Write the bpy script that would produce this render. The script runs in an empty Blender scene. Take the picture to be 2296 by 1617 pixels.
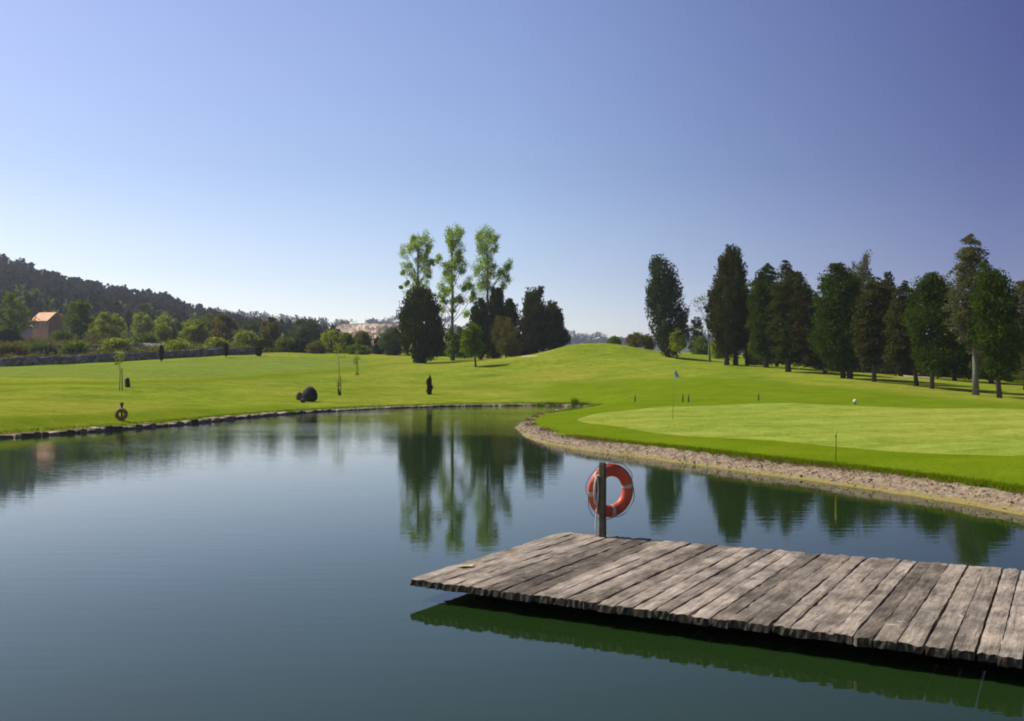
import bpy, math, random
import numpy as np
from mathutils import Vector, Matrix
from mathutils.geometry import delaunay_2d_cdt

random.seed(7)
S = bpy.context.scene
C = bpy.context.collection
PI = math.pi

# ------------------------------------------------------------------ camera
F, CX, YH, H = 2200.0, 1148.0, 840.0, 2.33      # focal length, centre, horizon (in survey units), eye height
cam_d = bpy.data.cameras.new("camera"); cam = bpy.data.objects.new("camera", cam_d); C.objects.link(cam)
cam.location = (0, 0, H); cam.rotation_euler = (PI/2, 0, 0)
cam_d.sensor_width = 36.0; cam_d.lens = 36.0*F/2296.0
cam_d.shift_y = (YH-808.5)/2296.0
cam_d.clip_start = 0.1; cam_d.clip_end = 9000
S.camera = cam

def W(px, py, d):
    return np.array([(px-CX)/F*d, d, H-(py-YH)/F*d])
def DD(d):
    return d*float(np.interp(d, [15, 22, 33, 45, 60, 80, 100], [1.04, 1.10, 1.22, 1.30, 1.38, 1.45, 1.5]))
def W0(px, py, z=0.0):
    return W(px, py, F*(H-z)/(py-YH))

# ------------------------------------------------------------------ object helpers
def link(o, parent=None):
    C.objects.link(o)
    if parent is not None: o.parent = parent
    return o
def tag(o, label=None, cat=None, group=None, kind=None):
    if label: o["label"] = label
    if cat: o["category"] = cat
    if group: o["group"] = group
    if kind: o["kind"] = kind
    return o
def thing(name, loc, label, cat, group=None, rz=0.0):
    o = bpy.data.objects.new(name, None); o.empty_display_size = 0.3
    o.location = tuple(float(v) for v in loc); o.rotation_euler = (0, 0, rz)
    link(o); return tag(o, label, cat, group)
def mesh_np(name, verts, faces, mat, parent=None, smooth=False, fn=4):
    """faces: (n,fn) int array"""
    verts = np.asarray(verts, dtype=np.float32); faces = np.asarray(faces, dtype=np.int32)
    me = bpy.data.meshes.new(name)
    me.vertices.add(len(verts)); me.vertices.foreach_set("co", verts.ravel())
    n = len(faces)
    me.loops.add(n*fn); me.loops.foreach_set("vertex_index", faces.ravel())
    me.polygons.add(n)
    me.polygons.foreach_set("loop_start", np.arange(0, n*fn, fn, dtype=np.int32))
    if smooth: me.polygons.foreach_set("use_smooth", np.ones(n, dtype=bool))
    me.update(calc_edges=True); me.validate()
    me.materials.append(mat)
    return link(bpy.data.objects.new(name, me), parent)
def mesh_py(name, verts, faces, mat, parent=None, smooth=False):
    me = bpy.data.meshes.new(name)
    me.from_pydata([tuple(float(c) for c in v) for v in verts], [], [tuple(int(i) for i in f) for f in faces]); me.update()
    if smooth:
        for p in me.polygons: p.use_smooth = True
    me.materials.append(mat)
    return link(bpy.data.objects.new(name, me), parent)
class MB:
    """collects solids that belong to one mesh"""
    def __init__(s): s.v = []; s.f = []
    def add(s, v, f):
        o = len(s.v); s.v += [tuple(p) for p in v]; s.f += [tuple(i+o for i in q) for q in f]
    def box(s, x0, x1, y0, y1, z0, z1, M=None):
        v = [(x, y, z) for z in (z0, z1) for y in (y0, y1) for x in (x0, x1)]
        if M is not None: v = [tuple(M @ Vector(p)) for p in v]
        s.add(v, [(0, 2, 3, 1), (4, 5, 7, 6), (0, 1, 5, 4), (2, 6, 7, 3), (0, 4, 6, 2), (1, 3, 7, 5)])
    def tube(s, pts, radii, n=8, cap=True):
        pts = [Vector(p) for p in pts]
        rings = []
        for i, p in enumerate(pts):
            a = pts[max(i-1, 0)]; b = pts[min(i+1, len(pts)-1)]
            t = (b-a).normalized()
            u = t.orthogonal().normalized() if i == 0 else (rings[-1][1]-t*rings[-1][1].dot(t)).normalized()
            w = t.cross(u)
            rings.append(([p+(u*math.cos(2*PI*k/n)+w*math.sin(2*PI*k/n))*radii[i] for k in range(n)], u))
        v = [q for r, _ in rings for q in r]; f = []
        for i in range(len(pts)-1):
            for k in range(n):
                f.append((i*n+k, i*n+(k+1) % n, (i+1)*n+(k+1) % n, (i+1)*n+k))
        if cap:
            f.append(tuple(range(n))[::-1]); f.append(tuple((len(pts)-1)*n+k for k in range(n)))
        s.add(v, f)
    def build(s, name, mat, parent=None, smooth=False):
        return mesh_py(name, s.v, s.f, mat, parent, smooth)

# ------------------------------------------------------------------ materials
def new_mat(name):
    m = bpy.data.materials.new(name); m.use_nodes = True
    nt = m.node_tree; nt.nodes.clear()
    return m, nt, nt.nodes, nt.links
def nd(nt, typ, **kw):
    n = nt.nodes.new(typ)
    for k, v in kw.items():
        if k.startswith("i_"): n.inputs[k[2:].replace("_", " ")].default_value = v
        else: setattr(n, k, v)
    return n
def ramp(nt, fac, stops):
    r = nt.nodes.new("ShaderNodeValToRGB"); e = r.color_ramp.elements
    while len(e) < len(stops): e.new(0.5)
    for i, (p, c) in enumerate(stops):
        e[i].position = p; e[i].color = (*c, 1)
    nt.links.new(fac, r.inputs[0]); return r.outputs[0]
def mixc(nt, fac, a, b, mode='MIX'):
    m = nt.nodes.new("ShaderNodeMix"); m.data_type = 'RGBA'; m.blend_type = mode
    for sock, val in ((m.inputs[0], fac), (m.inputs[6], a), (m.inputs[7], b)):
        if isinstance(val, (int, float)): sock.default_value = val
        elif isinstance(val, (tuple, list)): sock.default_value = (*val, 1)
        else: nt.links.new(val, sock)
    return m.outputs[2]
def noise(nt, co, scale, detail=4, rough=0.55, dist=0.0):
    n = nd(nt, "ShaderNodeTexNoise", i_Scale=scale, i_Detail=detail, i_Roughness=rough, i_Distortion=dist)
    nt.links.new(co, n.inputs["Vector"]); return n.outputs["Fac"]
def coords(nt, scale=(1, 1, 1), rot=(0, 0, 0)):
    t = nt.nodes.new("ShaderNodeTexCoord"); m = nt.nodes.new("ShaderNodeMapping")
    m.inputs["Scale"].default_value = scale; m.inputs["Rotation"].default_value = rot
    nt.links.new(t.outputs["Object"], m.inputs[0]); return m.outputs[0]
def principled(nt, col, rough=0.8, bump=None, bstr=0.4, bdist=0.02, spec=0.3):
    p = nt.nodes.new("ShaderNodeBsdfPrincipled"); o = nt.nodes.new("ShaderNodeOutputMaterial")
    if isinstance(col, (tuple, list)): p.inputs["Base Color"].default_value = (*col, 1)
    else: nt.links.new(col, p.inputs["Base Color"])
    if isinstance(rough, float): p.inputs["Roughness"].default_value = rough
    else: nt.links.new(rough, p.inputs["Roughness"])
    p.inputs["Specular IOR Level"].default_value = spec
    if bump is not None:
        b = nd(nt, "ShaderNodeBump", i_Strength=bstr, i_Distance=bdist); nt.links.new(bump, b.inputs["Height"])
        nt.links.new(b.outputs[0], p.inputs["Normal"])
    nt.links.new(p.outputs[0], o.inputs[0]); return p

def m_plain(name, ca, cb, scale=3.0, rough=0.8, bstr=0.3, bdist=0.02, spec=0.3):
    m, nt, N, L = new_mat(name); co = coords(nt)
    f = noise(nt, co, scale, 6, 0.6)
    principled(nt, ramp(nt, f, [(0.3, ca), (0.7, cb)]), rough, noise(nt, co, scale*6, 4), bstr, bdist, spec); return m

def m_grass(name, ca, cb, cc, stripe=None, sfac=0.25, bstr=0.7):
    """turf: broad patches, blotches, blade-scale speckle; optional soft mowing stripes"""
    m, nt, N, L = new_mat(name)
    co = coords(nt)
    big = noise(nt, co, 0.07, 3, 0.5); mid = noise(nt, co, 0.17, 8, 0.72); fine = noise(nt, co, 9.0, 4, 0.7)
    c = ramp(nt, mid, [(0.34, ca), (0.64, cb)])
    pf = ramp(nt, big, [(0.42, (0, 0, 0)), (0.66, (1, 1, 1))])
    pm = nd(nt, "ShaderNodeMath", operation='MULTIPLY'); nt.links.new(pf, pm.inputs[0]); pm.inputs[1].default_value = 0.75
    c = mixc(nt, pm.outputs[0], c, cc)
    c = mixc(nt, 0.9, c, ramp(nt, noise(nt, co, 1.1, 7, 0.75), [(0.32, (0.60, 0.70, 0.55)), (0.5, (1, 1, 1)), (0.68, (1.36, 1.26, 1.45))]), 'MULTIPLY')
    sp = ramp(nt, fine, [(0.28, (0.55, 0.55, 0.5)), (0.5, (1, 1, 1)), (0.75, (1.35, 1.3, 1.2))])
    c = mixc(nt, 0.8, c, sp, 'MULTIPLY')
    if stripe is not None:
        w = nd(nt, "ShaderNodeTexWave", i_Scale=stripe[0], i_Distortion=3.0, i_Detail=2.0)
        w.inputs["Detail Scale"].default_value = 0.6
        mp = nt.nodes.new("ShaderNodeMapping"); mp.inputs["Rotation"].default_value = (0, 0, stripe[1])
        nt.links.new(co, mp.inputs[0]); nt.links.new(mp.outputs[0], w.inputs["Vector"])
        st = ramp(nt, w.outputs["Fac"], [(0.35, (0.80, 0.86, 0.70)), (0.65, (1.12, 1.08, 1.15))])
        c = mixc(nt, sfac, c, st, 'MULTIPLY')
    bm = nd(nt, "ShaderNodeMath", operation='ADD')
    L.new(noise(nt, co, 22.0, 3, 0.7), bm.inputs[0]); L.new(mid, bm.inputs[1])
    principled(nt, c, 0.95, bm.outputs[0], bstr, 0.06, 0.0); return m

def m_leaf(name, ca, cb, trans=0.25, cc=None, nscale=0.6):
    m, nt, N, L = new_mat(name)
    g = nt.nodes.new("ShaderNodeNewGeometry"); co = coords(nt)
    c = mixc(nt, g.outputs["Random Per Island"], ca, cb)
    f = noise(nt, co, nscale, 3, 0.6)
    if cc is not None:
        c = mixc(nt, ramp(nt, f, [(0.45, (0, 0, 0)), (0.62, (1, 1, 1))]), c, cc)
    d = nd(nt, "ShaderNodeBsdfDiffuse", i_Roughness=0.8); t = nt.nodes.new("ShaderNodeBsdfTranslucent")
    L.new(c, d.inputs[0]); tc = mixc(nt, 1.0, c, (1.25, 1.25, 0.55), 'MULTIPLY'); L.new(tc, t.inputs[0])
    mx = nd(nt, "ShaderNodeMixShader"); mx.inputs[0].default_value = trans
    L.new(d.outputs[0], mx.inputs[1]); L.new(t.outputs[0], mx.inputs[2])
    o = nt.nodes.new("ShaderNodeOutputMaterial"); L.new(mx.outputs[0], o.inputs[0]); return m

def m_stone(name, ca, cb, cc, scale=2.5, bstr=0.8, bdist=0.05):
    m, nt, N, L = new_mat(name); co = coords(nt)
    v = nd(nt, "ShaderNodeTexVoronoi", i_Scale=scale); L.new(co, v.inputs["Vector"])
    sep = nt.nodes.new("ShaderNodeSeparateColor"); L.new(v.outputs["Color"], sep.inputs[0])
    c = ramp(nt, sep.outputs[0], [(0.0, ca), (0.5, cb), (1.0, cc)])
    e = nd(nt, "ShaderNodeTexVoronoi", feature='DISTANCE_TO_EDGE', i_Scale=scale); L.new(co, e.inputs["Vector"])
    ed = ramp(nt, e.outputs["Distance"], [(0.0, (0.25, 0.25, 0.25)), (0.08, (1, 1, 1))])
    c = mixc(nt, 0.8, c, ed, 'MULTIPLY')
    c = mixc(nt, 0.5, c, ramp(nt, noise(nt, co, scale*5, 5), [(0.3, (0.6, 0.6, 0.6)), (0.7, (1.2, 1.2, 1.2))]), 'MULTIPLY')
    principled(nt, c, 0.9, ed, bstr, bdist, 0.2); return m

def m_island(name, ca, cb, cc, rough=0.85, nscale=8.0):
    m, nt, N, L = new_mat(name); co = coords(nt)
    g = nt.nodes.new("ShaderNodeNewGeometry")
    c = ramp(nt, g.outputs["Random Per Island"], [(0.0, ca), (0.5, cb), (1.0, cc)])
    c = mixc(nt, 0.6, c, ramp(nt, noise(nt, co, nscale, 5), [(0.3, (0.55, 0.55, 0.55)), (0.7, (1.25, 1.25, 1.25))]), 'MULTIPLY')
    principled(nt, c, rough, noise(nt, co, nscale*4, 4), 0.5, 0.01, 0.2); return m

MEADOW = m_grass("meadow_turf", (0.108, 0.164, 0.010), (0.205, 0.242, 0.022), (0.222, 0.224, 0.028), (0.045, 1.25), 0.22)
GREEN = m_grass("green_turf", (0.165, 0.225, 0.026), (0.215, 0.258, 0.040), (0.232, 0.248, 0.036), (0.075, 1.15), 0.42, 0.25)
FAIRWAY = m_grass("fairway_turf", (0.120, 0.170, 0.022), (0.160, 0.200, 0.030), (0.150, 0.185, 0.024), (0.05, 1.3), 0.35, 0.4)
BLADE = m_leaf("grass_blades", (0.12, 0.19, 0.004), (0.20, 0.25, 0.010), 0.35)
DRYBLADE = m_leaf("dry_blades", (0.16, 0.13, 0.05), (0.25, 0.20, 0.08), 0.2)
SCRUB = m_grass("terrace_scrub", (0.055, 0.060, 0.016), (0.120, 0.115, 0.035), (0.090, 0.070, 0.035))
SAND = m_plain("sand", (0.30, 0.25, 0.13), (0.42, 0.36, 0.22), 1.5, 0.95)
BARE = m_plain("bare_earth", (0.20, 0.17, 0.04), (0.33, 0.26, 0.09), 0.5, 0.95)
def m_bank():
    m, nt, N, L = new_mat("bank_gravel"); co = coords(nt)
    c = ramp(nt, noise(nt, co, 9.0, 7, 0.72), [(0.32, (0.085, 0.060, 0.032)), (0.5, (0.195, 0.145, 0.090)), (0.68, (0.330, 0.258, 0.172))])
    sp = nt.nodes.new("ShaderNodeSeparateXYZ"); L.new(co, sp.inputs[0])
    ad = nd(nt, "ShaderNodeMath", operation='MULTIPLY_ADD'); L.new(noise(nt, co, 2.5, 4), ad.inputs[0]); ad.inputs[1].default_value = 0.22; L.new(sp.outputs[2], ad.inputs[2])
    olive_low = ramp(nt, ad.outputs[0], [(0.12, (1, 1, 1)), (0.20, (0, 0, 0))])  # olive tint towards the foot of the bank
    c = mixc(nt, olive_low, c, (0.20, 0.165, 0.045))
    v = nd(nt, "ShaderNodeTexVoronoi", i_Scale=11.0); L.new(co, v.inputs["Vector"])
    principled(nt, c, 0.9, v.outputs["Distance"], 0.5, 0.03, 0.15); return m
BANKM = m_bank()
PEBBLE = m_island("bank_pebbles", (0.13, 0.10, 0.065), (0.26, 0.20, 0.135), (0.42, 0.34, 0.26))
KERBM = m_island("edging_stone", (0.13, 0.10, 0.06), (0.22, 0.175, 0.115), (0.36, 0.29, 0.205), 0.9, 3.0)
WALLM = m_stone("terrace_stone", (0.11, 0.105, 0.10), (0.17, 0.16, 0.145), (0.26, 0.24, 0.21), 1.4)
WALLP = m_stone("pale_terrace_stone", (0.17, 0.16, 0.12), (0.24, 0.22, 0.16), (0.33, 0.30, 0.22), 1.2)
BARK = m_plain("bark", (0.045, 0.036, 0.026), (0.10, 0.085, 0.065), 6.0, 0.95, 0.8, 0.03)
BARKP = m_plain("pale_bark", (0.12, 0.11, 0.085), (0.20, 0.185, 0.15), 5.0, 0.95, 0.6, 0.02)
HILLM = m_plain("hill_heath", (0.022, 0.032, 0.014), (0.050, 0.058, 0.028), 0.03, 0.95)
def m_scree():
    m, nt, N, L = new_mat("scree"); co = coords(nt)
    c = ramp(nt, noise(nt, co, 0.035, 6, 0.65), [(0.40, (0.075, 0.065, 0.040)), (0.48, (0.26, 0.18, 0.12)), (0.56, (0.42, 0.33, 0.24)), (0.7, (0.55, 0.46, 0.37))])
    principled(nt, c, 0.95, noise(nt, co, 0.2, 5), 0.6, 1.5, 0.0); return m
SCREE = m_scree()
LEAF = dict(
    conifer=m_leaf("conifer_needles", (0.022, 0.036, 0.006), (0.075, 0.098, 0.014), 0.22, (0.078, 0.082, 0.016)),
    conifer_b=m_leaf("conifer_needles_brown", (0.024, 0.036, 0.006), (0.082, 0.094, 0.016), 0.22, (0.090, 0.080, 0.026)),
    pine=m_leaf("pine_needles", (0.028, 0.055, 0.005), (0.105, 0.155, 0.012), 0.25, (0.050, 0.066, 0.010)),
    grey=m_leaf("grey_green_leaves", (0.045, 0.066, 0.028), (0.130, 0.155, 0.085), 0.2, (0.055, 0.078, 0.022)),
    sparse=m_leaf("sparse_needles", (0.090, 0.095, 0.036), (0.200, 0.185, 0.100), 0.25, (0.110, 0.115, 0.036)),
    poplar=m_leaf("poplar_leaves", (0.180, 0.280, 0.022), (0.360, 0.440, 0.060), 0.5),
    light=m_leaf("light_leaves", (0.175, 0.240, 0.012), (0.360, 0.390, 0.040), 0.42, (0.185, 0.220, 0.030)),
    mid=m_leaf("mid_leaves", (0.065, 0.125, 0.006), (0.200, 0.260, 0.018), 0.38, (0.100, 0.140, 0.014)),
    olive=m_leaf("olive_leaves", (0.130, 0.128, 0.018), (0.235, 0.215, 0.040), 0.3, (0.160, 0.125, 0.044)),
    bluish=m_leaf("blue_green_leaves", (0.080, 0.125, 0.050), (0.180, 0.230, 0.110), 0.25, (0.075, 0.110, 0.034)),
    scrub=m_leaf("scrub_leaves", (0.070, 0.095, 0.010), (0.210, 0.225, 0.030), 0.3, (0.160, 0.130, 0.044), 0.08),
    foothill=m_leaf("foothill_leaves", (0.100, 0.140, 0.026), (0.240, 0.270, 0.060), 0.3, (0.120, 0.110, 0.050), 0.04),
    dark=m_leaf("dark_leaves", (0.016, 0.030, 0.005), (0.052, 0.072, 0.010), 0.2),
    forest=m_leaf("forest_leaves", (0.022, 0.036, 0.012), (0.070, 0.084, 0.030), 0.15, (0.055, 0.056, 0.030), 0.02),
    ridge=m_leaf("ridge_leaves", (0.020, 0.024, 0.022), (0.040, 0.042, 0.034), 0.1),
)

# ------------------------------------------------------------------ pond outline (water line)
pond_px_left = [(0, 983), (130, 974), (260, 964), (383, 955), (500, 942), (628, 930), (745, 922), (857, 916), (1004, 911), (1100, 910),
                (1150, 909.5), (1202, 909), (1286, 910.5), (1325, 912.5)]
pond_px_right = [(1310, 917), (1269, 923), (1205, 936), (1167, 948), (1156, 959), (1168, 973), (1198, 988), (1265, 1004), (1353, 1016),
                 (1449, 1028), (1538, 1040), (1614, 1051), (1734, 1068), (1807, 1077), (1871, 1086), (2003, 1105), (2150, 1128), (2296, 1156)]
pond = [(-36, 2), (-38, 14), (-33, 25), (-26, 32)]
pond += [tuple(W0(*p)[:2]) for p in pond_px_left] + [tuple(W0(*p)[:2]) for p in pond_px_right]
pond += [(9.0, 13.0), (9.9, 10.5), (10.3, 7.5), (10.2, 4.5), (9.6, 1.5), (7.5, -2), (3, -4), (-8, -5), (-22, -4)]
def chaikin(p, it=1):
    p = np.asarray(p, float)
    for _ in range(it):
        q = np.roll(p, -1, 0); p = np.stack([0.8*p+0.2*q, 0.2*p+0.8*q], 1).reshape(-1, 2)
    return p
def resample(p, step, closed=True):
    p = np.asarray(p, float)
    if closed: p = np.vstack([p, p[:1]])
    s = np.r_[0, np.cumsum(np.linalg.norm(np.diff(p, axis=0), axis=1))]
    n = max(2, int(round(s[-1]/step))); t = np.linspace(0, s[-1], n+1)
    if closed: t = t[:-1]
    return np.stack([np.interp(t, s, p[:, 0]), np.interp(t, s, p[:, 1])], 1)
POND = resample(chaikin(pond, 2), 0.45)
_rng = np.random.RandomState(3)
def poly_inside(P, poly):
    x, y = P[:, 0], P[:, 1]; ins = np.zeros(len(P), bool)
    a = poly; b = np.roll(poly, -1, 0)
    for (x0, y0), (x1, y1) in zip(a, b):
        c = ((y0 > y) != (y1 > y))
        if not c.any(): continue
        xi = (x1-x0)*(y-y0)/((y1-y0) if y1 != y0 else 1e-9)+x0
        ins ^= c & (x < xi)
    return ins
def poly_dist(P, poly):
    out = np.full(len(P), 1e9); a = poly; b = np.roll(poly, -1, 0)
    for p0, p1 in zip(a, b):
        d = p1-p0; t = np.clip(((P-p0)@d)/max(d@d, 1e-9), 0, 1)
        out = np.minimum(out, np.hypot(*(P-(p0+t[:, None]*d)).T))
    return out
def sstep(a, b, x):
    t = np.clip((np.asarray(x, float)-a)/(b-a), 0, 1); return t*t*(3-2*t)

# ------------------------------------------------------------------ terrain heights (thin-plate spline through surveyed points)
ctl = []   # (px, py, depth)
ctl += [(0, 860, 56), (0, 823, 92), (150, 818, 96), (330, 808, 100), (560, 796, 110), (720, 795, 118), (850, 800, 118), (284, 868, 55),
        (945, 815, 100), (1015, 808, 108), (1062, 822, 88), (1200, 796, 114), (1160, 800, 103), (1215, 795, 97), (1240, 784, 96.5), (1265, 775, 96), (1300, 768, 96), (1345, 765, 97), (1215, 800, 108), (1260, 795, 108), (1400, 771, 98), (1450, 788, 97),
        (1490, 801, 90), (1560, 812, 84), (1640, 818, 79), (1765, 833, 71), (1895, 849, 65), (2050, 868, 58), (2190, 886, 52), (2240, 893, 50),
        (2290, 900, 45), (1510, 943, 33), (1600, 907, 43.5), (1900, 908, 42.5), (1330, 945, 33.5), (1871, 1000, 23.7), (2250, 1022, 21), (2200, 918, 39),
        (963, 886, 65), (692, 900, 52), (760, 888, 57), (798, 840, 82), (1250, 860, 72), (1240, 820, 85), (1290, 888, 62), (1516, 850, 62), (1516, 882, 52),
        (1700, 850, 62), (1700, 886, 49), (1900, 880, 49), (300, 905, 45), (550, 905, 50), (450, 850, 66), (600, 830, 80), (150, 900, 43),
        (-300, 830, 95), (-300, 870, 55), (2500, 910, 50), (2500, 860, 75), (2300, 850, 80), (2000, 845, 85), (1800, 825, 95), (1640, 800, 110),
        (1560, 790, 125), (100, 766, 165), (300, 768, 150), (500, 772, 150), (700, 780, 150), (-300, 760, 170), (900, 790, 150), (1200, 790, 150),
        (1345, 800, 135), (1450, 800, 130), (1900, 820, 130), (2300, 830, 130)]
cp = np.array([W(c[0], c[1], DD(c[2])) for c in ctl])
ext = np.array([(-70, 50, 1.2), (-60, 15, 0.9), (34, 22, 0.8), (55, 55, 1.0), (22, 5, 0.9), (28, -20, 1.0), (0, -25, 1.0), (-50, -20, 1.0), (110, 120, 2.0), (-160, 150, 4.5)])
cp = np.vstack([cp, ext])
def tps_fit(P, z, lam=0.02):
    n = len(P); r = np.hypot(*(P[:, None]-P[None]).transpose(2, 0, 1)); K = np.where(r > 0, r*r*np.log(np.maximum(r, 1e-9)), 0)
    A = np.zeros((n+3, n+3)); A[:n, :n] = K+lam*np.eye(n); Q = np.c_[np.ones(n), P]; A[:n, n:] = Q; A[n:, :n] = Q.T
    return np.linalg.solve(A, np.r_[z, 0, 0, 0])
SC = 40.0
_w = tps_fit(cp[:, :2]/SC, cp[:, 2])
def tps(P):
    P = np.asarray(P, float)/SC; out = np.zeros(len(P)); Q = cp[:, :2]/SC
    for i in range(0, len(P), 4000):
        p = P[i:i+4000]; r = np.hypot(p[:, None, 0]-Q[None, :, 0], p[:, None, 1]-Q[None, :, 1])
        K = np.where(r > 0, r*r*np.log(np.maximum(r, 1e-9)), 0)
        out[i:i+4000] = K@_w[:len(Q)]+_w[len(Q)]+p@_w[len(Q)+1:]
    return out
def bank_w(P):
    """1 on the gravel bank of the green, 0 on the stone-edged far shore"""
    return sstep(62, 50, P[:, 1])*sstep(-3.5, -0.5, P[:, 0])
def bank_prof(P):
    k = bank_w(P); return 0.28+0.40*k, 0.13+0.15*k      # width, top height
def gz(P):
    P = np.atleast_2d(np.asarray(P, float))
    r = np.hypot(P[:, 0], P[:, 1]); w = sstep(270, 420, r)
    z = np.clip(tps(P), 0.3, 18)*(1-w)+3.5*w
    near = (r < 95)
    if near.any():
        q = P[near]; s = poly_dist(q, POND); bw, zb = bank_prof(q)
        k = sstep(bw*0.9, bw+3.2, s)
        z[near] = zb*(1-k)+z[near]*k
    return z
def gz1(x, y): return float(gz([(x, y)])[0])
def hit(px, py, dmin=8, dmax=260):
    d = np.arange(dmin, dmax, 0.1)
    P = np.stack([(px-CX)/F*d, d], 1); zr = H-(py-YH)/F*d
    g = gz(P); s = np.where(poly_inside(P, POND), -9, g)
    k = np.where(zr <= s)[0]
    if len(k) == 0: k = [int(np.argmin(np.abs(zr-s)))]
    i = k[0]; return np.array([P[i, 0], P[i, 1], g[i]])

# ------------------------------------------------------------------ ground mesh
def offset_ring(poly, dist):
    t = np.roll(poly, -1, 0)-np.roll(poly, 1, 0); t /= np.linalg.norm(t, axis=1)[:, None]
    n = np.stack([-t[:, 1], t[:, 0]], 1)
    test = poly_inside(poly+n*0.05, poly); n[test] *= -1
    return poly+n*np.asarray(dist)[:, None], n
bw, zb = bank_prof(POND)
wob = np.convolve(_rng.randn(len(POND)+20), np.ones(3)/3, 'same')[10:-10]*0.13*(0.3+bw)
land, NRM = offset_ring(POND, bw+wob)
inner, _ = offset_ring(POND, np.full(len(POND), -0.9))
regions = [
    ("putting_green", GREEN, [(1285, 941), (1330, 931), (1406, 918), (1500, 912), (1614, 907), (1734, 906), (1906, 907), (2004, 912), (2076, 917), (2200, 917), (2330, 917),
        (2480, 945), (2420, 1020), (2296, 1025), (2150, 1018), (2003, 1008), (1871, 998), (1734, 988), (1614, 983), (1531, 977), (1448, 967), (1385, 957), (1323, 949)]),
    ("fairway", FAIRWAY, [(-150, 826), (0, 825.5), (150, 821), (330, 811), (480, 804), (560, 799), (640, 799), (720, 801), (840, 810), (800, 821), (640, 837), (420, 849), (200, 850), (0, 846), (-150, 846)]),
    ("sand_path", SAND, [(1168, 799.0), (1190, 797.6), (1206, 797.2), (1207, 798.6), (1190, 799.4), (1170, 800.2)]),
    ("sand_bunker", SAND, [(2015, 842), (2050, 843.5), (2090, 847), (2085, 849.5), (2045, 847.5), (2010, 845)]),
    ("terrace", SCRUB, None),
    ("bare_patch", BARE, [(85, 831), (120, 828), (180, 828.5), (208, 831), (190, 835.5), (130, 836.5), (95, 834.5)]),
]
reg = []
for nm, mt, px in regions:
    p = np.array([hit(*q)[:2] for q in px]) if px else np.array([((x-CX)/F*DD(q), DD(q)) for x, q in [(-420, 96), (-200, 95), (0, 95), (150, 99), (300, 102), (400, 106), (480, 110), (575, 114), (640, 124), (740, 126), (880, 130), (960, 170), (400, 190), (-500, 185)]]); p = chaikin(p, 2)
    L_ = np.linalg.norm(np.roll(p, -1, 0)-p, axis=1).sum()
    reg.append((nm, mt, resample(p, min(1.2, max(0.25, L_/60)))))
# apron of greener turf round the green and along the bank
ap = np.array([hit(*q)[:2] for q in [(1190, 885), (1245, 860), (1400, 851), (1560, 848), (1700, 853), (1850, 866), (2000, 882), (2150, 896), (2290, 908)]])
pts, edges = [], []
def add_loop(p):
    o = len(pts); pts.extend(map(tuple, p)); n = len(p); edges.extend((o+i, o+(i+1) % n) for i in range(n))
add_loop(land)
for _, _, p in reg: add_loop(p)
ang = np.radians(np.r_[np.arange(-180, -54, 7.0), np.arange(-54, 54, 0.9), np.arange(54, 180, 7.0)])
rad = [5.0]
while rad[-1] < 400: rad.append(rad[-1]*1.028+0.05)
rad = np.r_[rad, [460, 540, 680, 900, 1500, 2600, 4500]]
G = []
for i, r in enumerate(rad):
    a = ang+((i % 2)*0.5)*np.radians(0.9)
    if r > 440: a = ang[::4]
    G.append(np.stack([np.sin(a)*r, np.cos(a)*r], 1))
G = np.vstack(G); G += _rng.randn(*G.shape)*0.04
G = G[~poly_inside(G, POND)]
G = G[poly_dist(G, land) > 0.45]
G = G[~poly_inside(G, land)]
for _, _, p in reg: G = G[poly_dist(G, p) > 0.15]
pts.extend(map(tuple, G))
res = delaunay_2d_cdt([Vector(p) for p in pts], edges, [], 0, 1e-5)
gv = np.array([tuple(v) for v in res[0]]); gf = np.array([tuple(f) for f in res[2]])
cen = gv[gf].mean(1)
keep = ~poly_inside(cen, land); gf, cen = gf[keep], cen[keep]
a, b, c = gv[gf[:, 0]], gv[gf[:, 1]], gv[gf[:, 2]]
flip = ((b-a)[:, 0]*(c-a)[:, 1]-(b-a)[:, 1]*(c-a)[:, 0]) < 0
gf[flip] = gf[flip][:, ::-1]
dl = poly_dist(gv, land)
gzv = gz(gv)
bwv, zbv = bank_prof(gv)
gzv = np.where(dl < 1e-3, zbv, gzv)
# gentle unevenness of the turf away from edges
gzv += sstep(0.5, 4, dl)*0.03*(np.sin(gv[:, 0]*0.9+gv[:, 1]*0.35)+np.sin(gv[:, 1]*0.6-gv[:, 0]*0.45))
GV3 = np.c_[gv, gzv]
left_over = np.ones(len(gf), bool)
def sub_mesh(name, mask, mat, **kw):
    f = gf[mask]; u, inv = np.unique(f, return_inverse=True)
    o = mesh_np(name, GV3[u], inv.reshape(-1, 3), mat, None, True, 3); return tag(o, **kw)
for nm, mt, p in reg:
    m = poly_inside(cen, p) & left_over; left_over &= ~m
    sub_mesh(nm, m, mt, kind="structure")
apoly = np.vstack([ap, [(45, 50), (40, 0), (6, -10), (5, 20), (-6, 40), (-3.5, 52), (-2, 68), (3.5, 74.0)]])
apron_mask = poly_inside(cen, apoly) & left_over & (cen[:, 1] < 90)
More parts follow.
